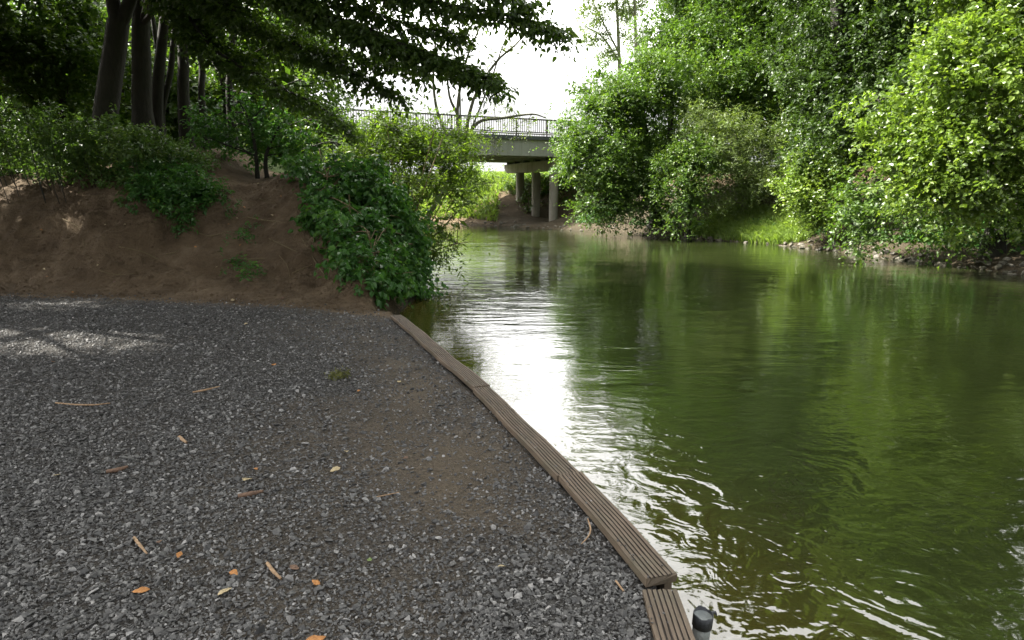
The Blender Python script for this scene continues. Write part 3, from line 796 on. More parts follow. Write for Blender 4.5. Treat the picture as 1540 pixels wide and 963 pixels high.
plant('big_leaved_poplar', 'sunlit pale green poplar with large leaves at the right edge', 'tree',
      [G(1500, 320, 17.5, 26, 14, (1490, -60), [(1495, 150)]), G(1525, 320, 18, 20, 10, (1580, -40), [(1545, 150)])],
      px_lobes([(1400, 130, 50, 16), (1445, 80, 48, 16.2), (1490, 30, 50, 16.5), (1440, 170, 56, 15.6), (1370, 175, 40, 16.2), (1320, 150, 30, 17), (1330, 205, 36, 16.6), (1380, 240, 48, 16), (1450, 245, 56, 15.2), (1500, 120, 56, 15.2),
                (1530, 200, 60, 15), (1500, 290, 50, 15.2), (1410, 295, 42, 15.6), (1300, 190, 22, 17), (1350, 275, 34, 16.4), (1540, 60, 60, 15.5), (1560, 290, 50, 15.2),
                (1500, -50, 80, 17), (1580, -20, 80, 16), (1450, -20, 36, 17), (1560, -130, 90, 17), (1620, 120, 90, 16), (1520, -230, 90, 17.5), (1600, -320, 95, 17), (1480, -360, 85, 18), (1500, -130, 90, 16), (1440, -140, 70, 17), (1560, -230, 90, 16), (1440, -240, 80, 17), (1640, -200, 90, 16)], dj=.25),
      'leaf_bright', group=RG, leaf=.115, wr=.8, near=True, dens=3.0, nspray=5, nleaf=9, slen=.42, clump=.18, jit=.75, r0=.045, ntwig=900, twig_r=.004)
plant('bank_elder_bush', 'mid green bush hanging over the stones right of the bright grass', 'bush',
      [G(1235, 335, 25.2, 9, 4, (1215, 260))],
      px_lobes([(1200, 255, 28, 24), (1230, 265, 32, 23.6), (1205, 300, 28, 23.2), (1240, 300, 32, 23), (1185, 280, 20, 23.6), (1228, 330, 22, 23.4), (1250, 245, 28, 24), (1262, 330, 18, 23)]), 'leaf_bright', group=RG,
      leaf=.11, dens=3.6, nspray=6, nleaf=9, slen=.42, clump=.2, r0=.04)
plant('overhanging_hazel_bush', 'lush bush below the poplar with leaves drooping to the waterline', 'bush',
      [G(1350, 335, 22, 9, 4, (1320, 270)), G(1450, 335, 20, 9, 4, (1440, 270))],
      px_lobes([(1285, 285, 28, 19.6), (1275, 325, 26, 19), (1315, 315, 34, 19), (1350, 300, 34, 18.8), (1305, 350, 22, 18.6), (1290, 372, 12, 18.4), (1385, 325, 34, 18.3), (1425, 330, 34, 17.8), (1465, 325, 36, 17.4), (1505, 330, 36, 17), (1395, 355, 18, 17.6), (1445, 362, 20, 17.2), (1540, 335, 40, 16.6)]),
      'leaf_mid', group=RG, leaf=.115, dens=3.6, nspray=6, nleaf=9, slen=.45, clump=.2, droop=.45, r0=.035)
# the dense wood behind, tree by tree
back = [(1120, 60, 42, 'round crowned tree in the wood behind the bridge end tree'), (1330, 60, 33, 'dark tree deep in the wood behind the shaded tree'), (1470, 40, 27, 'dark tree in the wood behind the poplar'),
        (1210, 80, 37, 'tree deep in the wood behind the tall trunk'), (1580, 60, 25, 'dark tree beyond the right edge behind the poplar'), (1390, 180, 22.5, 'dark understorey tree filling the gap left of the poplar')]
for (px, py, Y, lb) in back:
    small = Y < 23
    ls = []
    for q in range(9 if not small else 6):
        ls.append((px + R.uniform(-80, 80), py + R.uniform(-150, 170) * (.5 if small else 1), R.uniform(52, 85) * (.7 if small else 1), Y + R.uniform(-1, 1)))
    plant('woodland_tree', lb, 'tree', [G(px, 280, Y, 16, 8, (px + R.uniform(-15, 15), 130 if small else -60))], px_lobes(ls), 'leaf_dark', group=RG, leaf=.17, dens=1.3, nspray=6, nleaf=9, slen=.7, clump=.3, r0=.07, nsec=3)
# off-frame tree further down the right bank (mirrored in the river)
plant('woodland_tree', 'dark tree on the right bank nearest the viewer', 'tree', [(np.array([(16, 9, 2), (15.8, 9, 6), (15.5, 9, 12)]), np.array([.3, .24, .1]))],
      [((15.5, 9, 8), 2.6), ((14.2, 10.5, 6), 2.2), ((14.5, 7.5, 6.5), 2.4), ((15.5, 9, 11.5), 2.6), ((14, 9, 10), 2.0), ((14.2, 11.5, 9), 2.0), ((14, 12, 4.0), 1.5), ((14.8, 10, 13.5), 2.4), ((13.6, 8.6, 12), 2.2), ((13, 11.5, 11.5), 2.2), ((13, 14.5, 11), 2.2), ((13.5, 12.8, 13.6), 2.3), ((14.5, 16, 14), 2.4), ((12.8, 13.2, 8.6), 1.8)], 'leaf_mid', group=RG, leaf=.15, dens=1.6, nspray=6, nleaf=9, slen=.6, clump=.28, r0=.08, nsec=3)

# thin trees far behind
for (stm, lb, lob) in [
    ([[(932, 130), (930, 60), (925, -40)], [(931, 80), (910, 40), (885, -10)], [(930, 90), (905, 55), (880, 40)]], 'thin airy birch with several stems behind the bridge end tree',
     [(900, 30, 22, 60), (880, 15, 20, 60), (920, 10, 20, 60), (895, 60, 16, 60), (928, -30, 30, 60), (890, -30, 28, 60), (915, 80, 16, 60), (935, 50, 12, 60)]),
    ([[(957, 130), (956, 50), (952, -50)], [(956, 30), (945, 5), (940, -30)]], 'single slim birch trunk standing against the white sky',
     [(948, 25, 14, 62), (962, 10, 14, 62), (955, 60, 12, 62), (950, -30, 26, 62), (968, 60, 12, 62)])]:
    st = [ground_stem(stm[0], 60, 6, 3)] + [stem_px(s_, 60, 3, 1.2) for s_ in stm[1:]]
    plant('birch_tree', lb, 'tree', st, px_lobes(lob), 'leaf_pale', bark='bark_grey', group='thin birches behind the bridge', leaf=.15, wr=.45, dens=.75, nspray=5, nleaf=8, slen=.7, clump=.35, r0=.04, nsec=6, shell=.2, ntwig=200, twig_r=.012)

# bright shrubs beyond the bridge
for (lb, ls, mt) in [('sunlit lime green bushes on the bank seen under the bridge beam', [(705, 285, 24, 50), (725, 300, 24, 49), (745, 290, 22, 50), (700, 315, 18, 47.5), (735, 318, 16, 47), (675, 300, 26, 50), (760, 275, 20, 53), (715, 268, 18, 54), (690, 322, 13, 45.5), (712, 325, 12, 45.2), (728, 320, 13, 45), (748, 318, 13, 45.5), (740, 305, 15, 47), (720, 312, 15, 46.5), (755, 305, 14, 47.5), (698, 305, 15, 47)], 'leaf_lime'),
                     ('mid green bush behind the three bridge columns', [(772, 285, 18, 47.5), (798, 298, 18, 47), (768, 308, 15, 46.6), (820, 288, 22, 47), (850, 280, 26, 46), (795, 275, 20, 48.5), (845, 305, 16, 45), (815, 300, 14, 46.5), (870, 300, 20, 44)], 'leaf_mid'),
                     ('leafy sapling against the farthest bridge column', [(788, 300, 9, 44.5), (793, 315, 9, 44), (805, 312, 8, 43.6), (790, 325, 7, 44)], 'leaf_mid')]:
    c = px_lobes(ls)
    g0 = ls[0]
    plant('bank_shrub', lb, 'bush', [(np.array([(c[1][0][0], c[1][0][1], H(c[1][0][0], c[1][0][1]) - .1), c[1][0]]), np.array([.05, .02]))], c, mt, leaf=.15 if mt != 'leaf_mid' else .13, dens=2.6, nspray=5, nleaf=8, slen=.5, clump=.25, r0=.03, nsec=3)

# ------------------------------------------------------------------ grasses on the right bank and beyond the bridge (stuff)
def blades(name, label, x, y, hgt, mat, wid=.02, lean=.35, rng=R, cat='grass'):
    n = len(x); z_ = height(x, y)
    a = rng.uniform(0, 2 * math.pi, n); ln = np.abs(rng.normal(0, lean, n))
    D = np.stack([np.cos(a) * ln, np.sin(a) * ln, np.ones(n)], 1); D = nrm(D)
    Nn = np.stack([np.cos(a + 1.5), np.sin(a + 1.5), rng.uniform(-.2, .5, n)], 1)
    size = hgt * rng.uniform(.5, 1.2, n)
    S = nrm(np.cross(D, Nn)); w = (wid * rng.uniform(.6, 1.3, n))[:, None]
    P = np.stack([x, y, z_ - .02], 1); m1 = P + D * size[:, None] * .55; tip = P + D * size[:, None] + np.stack([np.cos(a), np.sin(a), -np.ones(n) * .4], 1) * (size * .35)[:, None]
    V = np.stack([P - S * w * .6, P + S * w * .6, m1 + S * w, m1 - S * w, tip], 1).reshape(-1, 3)
    i = np.arange(n)[:, None] * 5
    o = mesh_np(name, V, None, [i + np.array([0, 1, 2, 3]), i + np.array([3, 2, 4])], mat, attrs={'tint': ('FACE', np.tile(np.clip(rng.normal(.5, .2, n), 0, 1), 2))})
    tag(o, label, cat, kind='stuff'); return o
def along_shore(n, p0, p1, s0, s1):
    u = R.random(n); s_ = R.uniform(s0, s1, n)
    P0 = np.array(p0); P1 = np.array(p1); d = P1 - P0; nn = np.array((-d[1], d[0])); nn = nn / np.linalg.norm(nn)
    if nn[0] < 0: nn = -nn
    q = P0 + u[:, None] * d + s_[:, None] * nn
    return q[:, 0], q[:, 1]
xa, ya = along_shore(9000, (7.6, 29.2), (10.75, 24.2), .35, 2.8)
blades('waterside_grass', 'bright yellow green grass and weeds on the sunlit far bank', xa, ya, .5, M['leaf_lime'], .022)
xb = R.uniform(-9, 7, 16000); yb = R.uniform(41, 58, 16000)
k = (~inside(xb, yb, RIVER)) & (pdist(xb, yb, RIVER) > .7) & ~((xb > -1) & (yb < 47))
blades('meadow_grass', 'tall sunlit grass on the slope beyond the bridge', xb[k], yb[k], .5, M['leaf_lime'], .05)

xu, yu = [], []
sh_u = np.array([(2.3, 37.0), (4.5, 33.8), (7.1, 30), (10.3, 25.6), (11.45, 20.8), (12.0, 18.3), (12.6, 15.5)])
nu = 46000
kk_ = R.integers(0, 6, nu); tu = R.random(nu); du = sh_u[kk_ + 1] - sh_u[kk_]; nu_ = np.stack([-du[:, 1], du[:, 0]], 1); nu_ /= np.linalg.norm(nu_, axis=1)[:, None]; nu_ *= np.sign(nu_[:, :1])
q = sh_u[kk_] + du * tu[:, None] + nu_ * (1.0 + 6.5 * R.random(nu) ** 1.3)[:, None]
k = fbm(q[:, 0] * .7, q[:, 1] * .7, 3) > -.05
q = q[k]
zq = height(q[:, 0], q[:, 1]) + R.random(len(q)) ** 2 * .35
V, Q, per = leaf_geo(np.stack([q[:, 0], q[:, 1], zq], 1), R.normal(0, 1, (len(q), 3)) * np.array((1, 1, .4)), np.array((-.3, -.3, 1.)) + R.normal(0, .5, (len(q), 3)), R.uniform(.07, .15, len(q)), .7)
ug = mesh_np('undergrowth', V, None, [Q], M['leaf_bramble'], attrs={'tint': ('FACE', np.repeat(np.clip(R.normal(.4, .2, len(q)), 0, 1), per))})
tag(ug, 'dark leafy ground cover under the trees of the far bank', 'ground cover', kind='stuff')

# ------------------------------------------------------------------ rocks along the far waterline
rv = hull_variants(7, 16, 5, (1, .75, .6))
def rock_mesh(v, f):
    import bmesh
    bm = bmesh.new(); vs = [bm.verts.new(p) for p in v]
    for t_ in f: bm.faces.new([vs[q] for q in t_])
    bmesh.ops.bevel(bm, geom=list(bm.edges), offset=.06, segments=1, affect='EDGES', profile=.6)
    me = bpy.data.meshes.new('stone'); bm.to_mesh(me); bm.free(); me.materials.append(M['rock']); return me
rmesh = [rock_mesh(*q) for q in rv]
shore = RIVER[23:34]
def put_rock(x_, y_, s_, label, group):
    o = bpy.data.objects.new('bank_stone', rmesh[R.integers(0, len(rmesh))]); COL.objects.link(o)
    o.location = (x_, y_, max(H(x_, y_), WATER - .03) + s_ * .12); o.scale = (s_, s_ * R.uniform(.7, 1), s_ * R.uniform(.55, .9)); o.rotation_euler = (R.normal(0, .3), R.normal(0, .3), R.uniform(0, 6.28))
    tag(o, label, 'stone', group)
def on_poly(P, u):
    seg = np.linalg.norm(np.diff(P, axis=0), axis=1); c = np.concatenate([[0], np.cumsum(seg)]); q = u * c[-1]
    i_ = min(len(seg) - 1, int(np.searchsorted(c, q) - 1) if q > 0 else 0); t_ = (q - c[i_]) / seg[i_]
    d = (P[i_ + 1] - P[i_]) / seg[i_]
    return P[i_] * (1 - t_) + P[i_ + 1] * t_, np.array((-d[1], d[0])) * -1
sh1 = np.array([(7.1, 30), (10.3, 25.6), (11.45, 20.8), (12.0, 18.3), (12.4, 16.5), (12.65, 15.0)])
for k_ in range(150):
    u = R.random() ** .8
    p_, nn = on_poly(sh1, u)
    if nn[0] < 0: nn = -nn
    off = abs(R.normal(0, .32)) - .05
    put_rock(p_[0] + nn[0] * off, p_[1] + nn[1] * off, R.uniform(.08, .2) * (1.25 if R.random() < .15 else 1), 'grey angular stone lying with others along the waterline under the far bank bushes', 'stones along the far waterline')
sh2 = np.array([(-3.4, 43.5), (-.3, 40.2), (.6, 38.6), (2.3, 37.0), (4.5, 33.8), (7.1, 30)])
for k_ in range(60):
    p_, nn = on_poly(sh2, R.random())
    if nn[0] < 0: nn = -nn
    off = abs(R.normal(0, .5))
    put_rock(p_[0] + nn[0] * off, p_[1] + nn[1] * off, R.uniform(.08, .2), 'small stone on the bare muddy shore around the bridge columns', 'stones on the bridge shore')

# ------------------------------------------------------------------ LEFT BANK
LG = 'dark trees on the left bank'
def hx(lst): return [(np.array(c, float), r) for c, r in lst]
# leaning forked trunk
st = [ground_stem([(158, 195), (163, 140), (172, 80), (178, 32)], 14.5, 33, 28), stem_px([(178, 36), (170, 0), (166, -80), (160, -240)], 14.5, 22, 10), stem_px([(180, 40), (196, 0), (222, -70), (260, -200)], 14.5, 20, 8)]
plant('sycamore_tree', 'thick leaning trunk that forks near the top edge, leftmost big tree', 'tree', st,
      hx([((-9, 14, 9.5), 2.2), ((-11, 13.5, 8), 2.0), ((-7, 13, 10), 2.2), ((-8.5, 12, 12.5), 2.6), ((-6, 15, 12), 2.4), ((-10.5, 15, 11.5), 2.4), ((-7.5, 11, 8.6), 1.8), ((-5.2, 12.2, 9.2), 1.9), ((-12, 11.5, 10), 2.0)]),
      'leaf_dark', group=LG, leaf=.17, dens=1.6, nspray=6, nleaf=9, slen=.7, clump=.3, r0=.09, nsec=4)
# dark upright trunk; its limbs hang over the landing
OV = [([(225, -150, 13.5), (330, -70, 12), (480, 20, 10.8), (620, 78, 10.2), (752, 126, 9.8)], .05),
      ([(330, -160, 12.5), (480, -60, 11), (640, 0, 10.2), (760, 22, 9.8), (850, 48, 9.6)], .045),
      ([(225, -100, 13.5), (320, 0, 12.3), (430, 60, 11.6), (530, 110, 11.2), (600, 140, 11)], .04),
      ([(300, -110, 12.6), (420, -20, 11.2), (560, 50, 10.5), (680, 92, 10.1), (735, 112, 10)], .04),
      ([(225, -40, 13.5), (300, 50, 12.9), (400, 120, 12.2), (480, 160, 11.9), (530, 200, 11.8)], .035),
      ([(420, -140, 11.6), (560, -60, 10.6), (700, -20, 10), (800, 8, 9.7)], .035),
      ([(225, -80, 14), (280, 10, 13.6), (340, 70, 13), (400, 90, 12.6)], .03),
      ([(380, -90, 11.6), (480, -20, 11), (590, 30, 10.6), (700, 55, 10.3)], .03),
      ([(280, -60, 13), (380, 30, 12.2), (470, 70, 11.7), (560, 90, 11.3), (640, 105, 11)], .03)]
bst = ground_stem([(214, 165), (213, 100), (212, 40), (215, -60), (222, -200)], 16, 27, 20)
base = np.array((bst[0][0][0], bst[0][0][1], H(bst[0][0][0], bst[0][0][1])))
ov = thing('overhanging_hornbeam', 'dark upright trunk whose leafy boughs hang across the sky over the landing', 'tree', base, LG)
tb = Tubes(); tb.add(bst[0], bst[1], 10, 4)
top = bst[0][-1]
PP = []; DD = []
for bi, (pl, r) in enumerate(OV):
    P = np.array([at(*q) for q in pl])
    if bi in (0, 2, 4, 6): P = np.vstack([bst[0][-2] + np.array((0, 0, -.4 + .3 * bi)), P[1:]])
    else: P = np.vstack([top + np.array((0, 0, -.2)), P])
    sp = tb.add(P, np.linspace(r * 1.5, .008, len(P)), 6, 8, cap=False)
    # side twigs along the bough
    seg = np.linalg.norm(np.diff(sp, axis=0), axis=1); cum = np.concatenate([[0], np.cumsum(seg)])
    ntw = int(cum[-1] / .035)
    for q in range(ntw):
        u = (q + .5) / ntw * cum[-1]
        if u < cum[-1] * .28: continue
        i_ = min(len(seg) - 1, np.searchsorted(cum, u) - 1); t_ = (u - cum[i_]) / seg[i_]
        p = sp[i_] * (1 - t_) + sp[i_ + 1] * t_; T = nrm(sp[i_ + 1] - sp[i_])
        prog = (u / cum[-1])
        ln = .75 * (1.15 - prog) + .12
        sd = np.cross(T, (0, 0, 1.)); sd = sd / np.linalg.norm(sd) * (1 if q % 2 else -1)
        d = nrm(T * .55 + sd * R.uniform(.4, 1.0) + np.array((0, 0, R.normal(-.05, .22))))
        e = p + d * ln * R.uniform(.5, 1.1) + np.array((0, 0, -.12 * ln))
        if q % 2 == 0: tb.add([p, (p + e) / 2 + np.array((0, 0, .03)), e], [.008, .005, .002], 3, cap=False)
        for w in np.arange(.1, 1.0, .22 / max(ln, .25) * .5):
            PP.append(p * (1 - w) + e * w); DD.append(d * .8 + R.normal(0, .5, 3))
S = np.array(PP); D = np.array(DD)
P, Dd, Nn, size, gi = sprays(S, D, 6, .22, .10, .55, 1.0, .6)
tc = np.clip(R.normal(.4, .2, len(S)), 0, 1)
V, Q, per = leaf_geo(P, Dd, Nn, size, .6, True)
mesh_np('bough_leaves', V, None, [Q], M['leaf_bough'], ov, base, {'tint': ('FACE', np.repeat(tc[gi], per))})
lob = hx([((-8, 15.5, 10), 2.2), ((-6, 14, 8.6), 2.2), ((-4.5, 12.5, 8), 2.0), ((-3, 11, 7.4), 1.8), ((-4.8, 10, 8.6), 2.0), ((-6.5, 11.5, 10.5), 2.2), ((-2.4, 9.4, 7.6), 1.7), ((-8, 17, 13), 2.8), ((-5, 15, 12.5), 2.8), ((-3.4, 12.5, 11), 2.5), ((-3.5, 8, 9), 2.0), ((-5.2, 13.2, 6.4), 1.4)])
o_, C, LI = crown('crown', lob, M['leaf_dark'], ov, base, dens=1.7, nspray=6, nleaf=9, slen=.6, leaf=.15, clump=.28)
limbs(tb, [(bst[0], None)], lob, C, LI, 3, .07)
tb.build('trunk', M['bark'], ov, base)

for (pts, Y, w0, w1, lb, lobs) in [
    ([(236, 180), (238, 120), (244, 60), (252, -20), (258, -160)], 17.5, 17, 10, 'slender dark trunk close behind the upright trunk', [((-10, 17.5, 9), 2), ((-8.5, 18.5, 11), 2.2), ((-10.5, 19, 12), 2)]),
    ([(243, 175), (256, 110), (262, 50), (270, -20), (285, -150)], 17.8, 9, 6, 'thin dark stem leaning right between the slender trunk and the straight one', [((-9, 17.5, 10.5), 1.8), ((-8, 19, 9), 1.8)]),
    ([(276, 150), (276, 80), (274, 20), (272, -150)], 17.2, 16, 12, 'straight dark trunk between the paired trunks and the curved stem', [((-8.4, 17, 9), 2), ((-7, 17.6, 11), 2.2), ((-9.5, 18, 12.5), 2.2)]),
    ([(303, 145), (304, 105), (298, 65), (303, 45), (320, 28), (332, 0), (345, -100)], 16.6, 9, 6, 'thin trunk that curves sharply rightward', [((-7, 16.2, 8), 1.7), ((-6, 17, 9.5), 1.7)]),
    ([(345, 140), (347, 100), (350, 50), (352, -20), (356, -120)], 18, 10, 7, 'thin straight trunk rightmost of the left bank stems', [((-7, 18.2, 8), 1.8), ((-5.8, 17.4, 9.6), 1.9)])]:
    plant('slender_tree', lb, 'tree', [ground_stem(pts, Y, w0, w1)], hx(lobs), 'leaf_dark', group=LG, leaf=.16, dens=1.5, nspray=6, nleaf=8, slen=.6, clump=.3, r0=.05, nsec=3)

# backlit understorey behind the trunks
UG = 'understorey behind the left trunks'
for (lb, ls, mt, lf) in [
    ('leafy tree with bright gaps at the far left behind the leaning trunk', [(60, 40, 50, 19), (110, 20, 45, 19.5), (80, 100, 45, 18.5), (40, 140, 45, 18), (125, 90, 40, 19), (100, 150, 36, 18), (10, 80, 50, 18.5), (60, -30, 60, 20), (130, -50, 55, 20)], 'leaf_dark', .13),
    ('shadowed leafy tree filling the gap between the two thick trunks', [(195, 60, 40, 23), (230, 20, 42, 24), (190, 120, 36, 22), (240, 110, 36, 23), (260, 60, 36, 23.5), (200, -20, 50, 25), (270, -20, 45, 25)], 'leaf_mid', .14),
    ('dark leafy tree right of the thin trunks below the hanging boughs', [(310, 70, 38, 21), (350, 40, 40, 21.5), (330, 110, 34, 20.5), (385, 90, 38, 20.5), (420, 60, 36, 21), (400, 130, 34, 20), (450, 120, 30, 20), (370, 0, 42, 22), (430, 10, 40, 22), (460, 60, 30, 21)], 'leaf_dark', .13),
    ('low bright shrub in the sun behind the dark bank shrub', [(470, 190, 30, 19), (500, 210, 32, 18.5), (530, 200, 28, 19), (455, 225, 26, 18), (500, 245, 26, 17.5), (545, 240, 28, 17.5), (430, 190, 26, 19)], 'leaf_mid', .10)]:
    c = px_lobes(ls, dj=.3); q = c[2][0]
    gz = H(q[0], q[1])
    plant('understorey_tree', lb, 'tree', [(np.array([(q[0], q[1], gz - .1), (q[0] + .1, q[1], gz + 1.2), q]), np.array([.09, .07, .03]))], c, 'leaf_mid', group=UG, leaf=lf, dens=1.9, core=.35, nspray=6, nleaf=9, slen=.5, clump=.25, r0=.04, nsec=4)

for k_, (cx_, Yc, lb) in enumerate([(-20, 22, 'dense leafy tree beyond the left edge behind the nettles'), (90, 25, 'dense tree deep in the wood behind the leaning trunk'), (190, 21, 'leafy thicket tree just behind the thick dark trunks'),
        (285, 25, 'dense tree deep in the wood between the thin stems'), (370, 23, 'dense tree deep in the wood behind the dark bank shrub'), (440, 25.5, 'dense tree at the right end of the left wood'), (250, 19.5, 'low thicket tree at the foot of the thin stems')]):
    rgu = np.random.default_rng(40 + k_)
    ls = [(cx_ + rgu.uniform(-55, 55), rgu.uniform(-60, 235) if k_ < 6 else rgu.uniform(110, 225), rgu.uniform(36, 58), Yc + rgu.uniform(-1.2, 1.2)) for _ in range(10 if k_ < 6 else 7)]
    ls += [(cx_ + rgu.uniform(-50, 50), rgu.uniform(170, 250), 44, Yc + rgu.uniform(-1, 1)) for _ in range(3)]
    if k_ >= 4: ls = [(a, max(b_, 60 if k_ == 5 else 20), c_ * .8, d_) for a, b_, c_, d_ in ls]
    c = px_lobes(ls); gx_ = at(cx_, 250, Yc); gz = H(gx_[0], gx_[1])
    plant('thicket_tree', lb, 'tree', [(np.array([(gx_[0], gx_[1], gz - .1), (gx_[0] + .1, gx_[1], gz + 2), (gx_[0], gx_[1], gz + 4.5)]), np.array([.12, .09, .04]))], c, 'leaf_mid', group=UG, leaf=.15, dens=1.35, core=.25, nspray=6, nleaf=9, slen=.55, clump=.28, r0=.04, nsec=3)
plant('dark_elder_shrub', 'shaded broad leaved shrub beside the top of the bare earth path', 'bush',
      [ground_stem([(385, 235), (380, 200), (370, 170)], 14.8, 5, 3), ground_stem([(400, 235), (420, 190)], 14.8, 5, 2.5)],
      px_lobes([(320, 175, 26, 15.2), (350, 195, 30, 15.2), (390, 185, 34, 15.2), (430, 205, 32, 15), (380, 222, 26, 15.2), (425, 232, 24, 15), (335, 218, 24, 15.4), (455, 230, 24, 14.8), (300, 200, 22, 15.4), (410, 155, 26, 15.2), (360, 155, 24, 15.4)]),
      'leaf_bramble', leaf=.10, near=True, dens=5, gaps=False, nspray=5, nleaf=7, slen=.3, clump=.12, upn=1.2, r0=.02, nsec=4)

# herbs on the left bank rim
HG = 'leafy herb clumps on the left bank rim'
def herb(lb, c, mt, leaf=.075, dens=9, **kw):
    st = []
    for (p, r) in c:
        g = H(p[0], p[1]); st.append((np.array([(p[0] + .08, p[1] + .1, min(g, p[2]) - .05), (p[0] + .03, p[1], (g + p[2]) / 2), p]), np.array([.008, .006, .003])))
    return plant('herb_clump', lb, 'plant', st, c, mt, group=HG, trunk_name='stems', crown_name='leaves', leaf=leaf, near=True, dens=dens, nspray=4, nleaf=7, slen=.2, clump=.08, upn=1.2, jit=.55, r0=.006, nsec=3, sides=5, gaps=False, split=True, **kw)
herb('nettles with pale sunlit patches on the far left bank rim', bank_lobes([(-60, 165), (40, 165), (118, 185), (128, 270), (95, 285), (40, 268), (-60, 265)], 46, .22, .36, .12, 12.6, seed=2), 'leaf_nettle')
herb('leafy herbs at the foot of the leaning trunk', bank_lobes([(115, 185), (160, 190), (215, 205), (228, 262), (205, 300), (160, 290), (120, 275)], 30, .2, .32, .12, 12.8, seed=3), 'leaf_nettle', leaf=.08)
herb('green brambles trailing down the bank left of the earth path', bank_lobes([(190, 235), (240, 235), (280, 258), (312, 288), (316, 325), (298, 340), (272, 322), (230, 318), (190, 305)], 40, .16, .26, .1, 12.4, seed=4), 'leaf_bramble', leaf=.085)
herb('yellow flowered weeds behind the trailing brambles', bank_lobes([(185, 190), (240, 200), (300, 235), (318, 262), (270, 255), (210, 225)], 16, .22, .32, .15, 13.4, seed=5), 'leaf_nettle', leaf=.06)
herb('small tuft of green leaves low on the bare earth face', [(on_bank(365, 408, .05), .13), (on_bank(374, 419, .05), .1), (on_bank(356, 402, .04), .09)], 'leaf_bramble', leaf=.06)
herb('sprig of leaves hanging under the trailing brambles', [(on_bank(265, 338, .04), .1), (on_bank(272, 345, .04), .08)], 'leaf_bramble', leaf=.06)
herb('thin trail of leaves beside the middle of the earth path', [(on_bank(340, 300, .05), .14), (on_bank(352, 325, .04), .1), (on_bank(372, 345, .04), .1), (on_bank(368, 360, .03), .07)], 'leaf_bramble', leaf=.055)

# bramble mound right of the path
plant('bramble_mound', 'big dark green bramble draped over the bank right of the earth path', 'bush',
      [(np.array([(-2.9, 11.6, .8), (-2.8, 11.2, 1.6)]), np.array([.02, .008])), (np.array([(-3.6, 12.4, 1.4), (-3.4, 12.2, 2.1)]), np.array([.02, .008])), (np.array([(-2.3, 10.6, .3), (-2.3, 10.4, 1.0)]), np.array([.02, .008]))],
      bank_lobes([(452, 268), (478, 252), (540, 258), (592, 300), (630, 365), (640, 405), (622, 440), (590, 448), (560, 452), (540, 442), (520, 405), (500, 365), (482, 335), (464, 300)], 100, .22, .40, .16, 12.9, seed=6)
      + px_lobes([(545, 285, 24, 12.4), (565, 325, 28, 11.8), (585, 375, 30, 11.2), (600, 412, 22, 10.6), (560, 255, 22, 13.2), (480, 268, 18, 12.8), (515, 268, 22, 12.8)]),
      'leaf_bramble', bark='twig', trunk_name='canes', leaf=.108, wr=.74, near=True, dens=4.6, gaps=False, nspray=4, nleaf=6, slen=.2, clump=.09, upn=.85, out=1.2, jit=.5, droop=.6, r0=.012, nsec=5, shell=.6)

# willow bush leaning over the water
wst = []
for q in range(16):
    ex = R.uniform(545, 705); ey = R.uniform(170, 330)
    bx, by = R.uniform(590, 625), R.uniform(395, 425)
    Yb = 14.2 + R.uniform(-.4, .6); Ye = 15.5 + R.uniform(-1, 1.5)
    P = np.array([at(bx, by, Yb), at((bx * .6 + ex * .4) + R.uniform(-8, 8), (by * .6 + ey * .4) - 6, (Yb + Ye) / 2), at(ex, ey, Ye)])
    P[0][2] = max(H(P[0][0], P[0][1]), WATER) - .05
    wst.append((P, np.array([.035, .022, .008])))
for (a, b_, c_) in [((612, 410), (660, 375), (715, 362)), ((610, 420), (655, 385), (690, 372))]:
    P = np.array([at(*a, 14.2), at(*b_, 14.4), at(*c_, 14.6)]); wst.append((P, np.array([.025, .014, .005])))
plant('willow_bush', 'backlit fine leaved willow bush leaning right over the water before the bridge', 'bush', wst,
      px_lobes([(575, 215, 34, 16), (610, 235, 34, 16), (650, 245, 32, 16), (680, 255, 26, 16), (560, 265, 32, 15), (600, 285, 36, 15), (645, 295, 36, 15), (685, 290, 24, 15.4), (590, 335, 28, 14.2), (630, 345, 32, 14.5), (665, 335, 24, 15), (625, 385, 18, 14), (650, 375, 16, 14.4), (700, 240, 16, 16.5), (540, 240, 24, 15.8), (700, 305, 14, 15.4), (690, 330, 14, 15), (703, 270, 16, 15.8), (690, 205, 18, 16.4), (655, 200, 20, 16.4), (620, 195, 20, 16.4), (585, 185, 20, 16.4), (560, 190, 22, 16.2), (672, 360, 10, 14.6)]),
      'leaf_willow', bark='twig', leaf=.125, wr=.30, dens=8, nspray=7, nleaf=13, slen=.45, clump=.22, droop=.25, r0=.014, nsec=4, shell=.15, core=.8, trunk_name='stems', ntwig=700, twig_r=.003, sides=5)

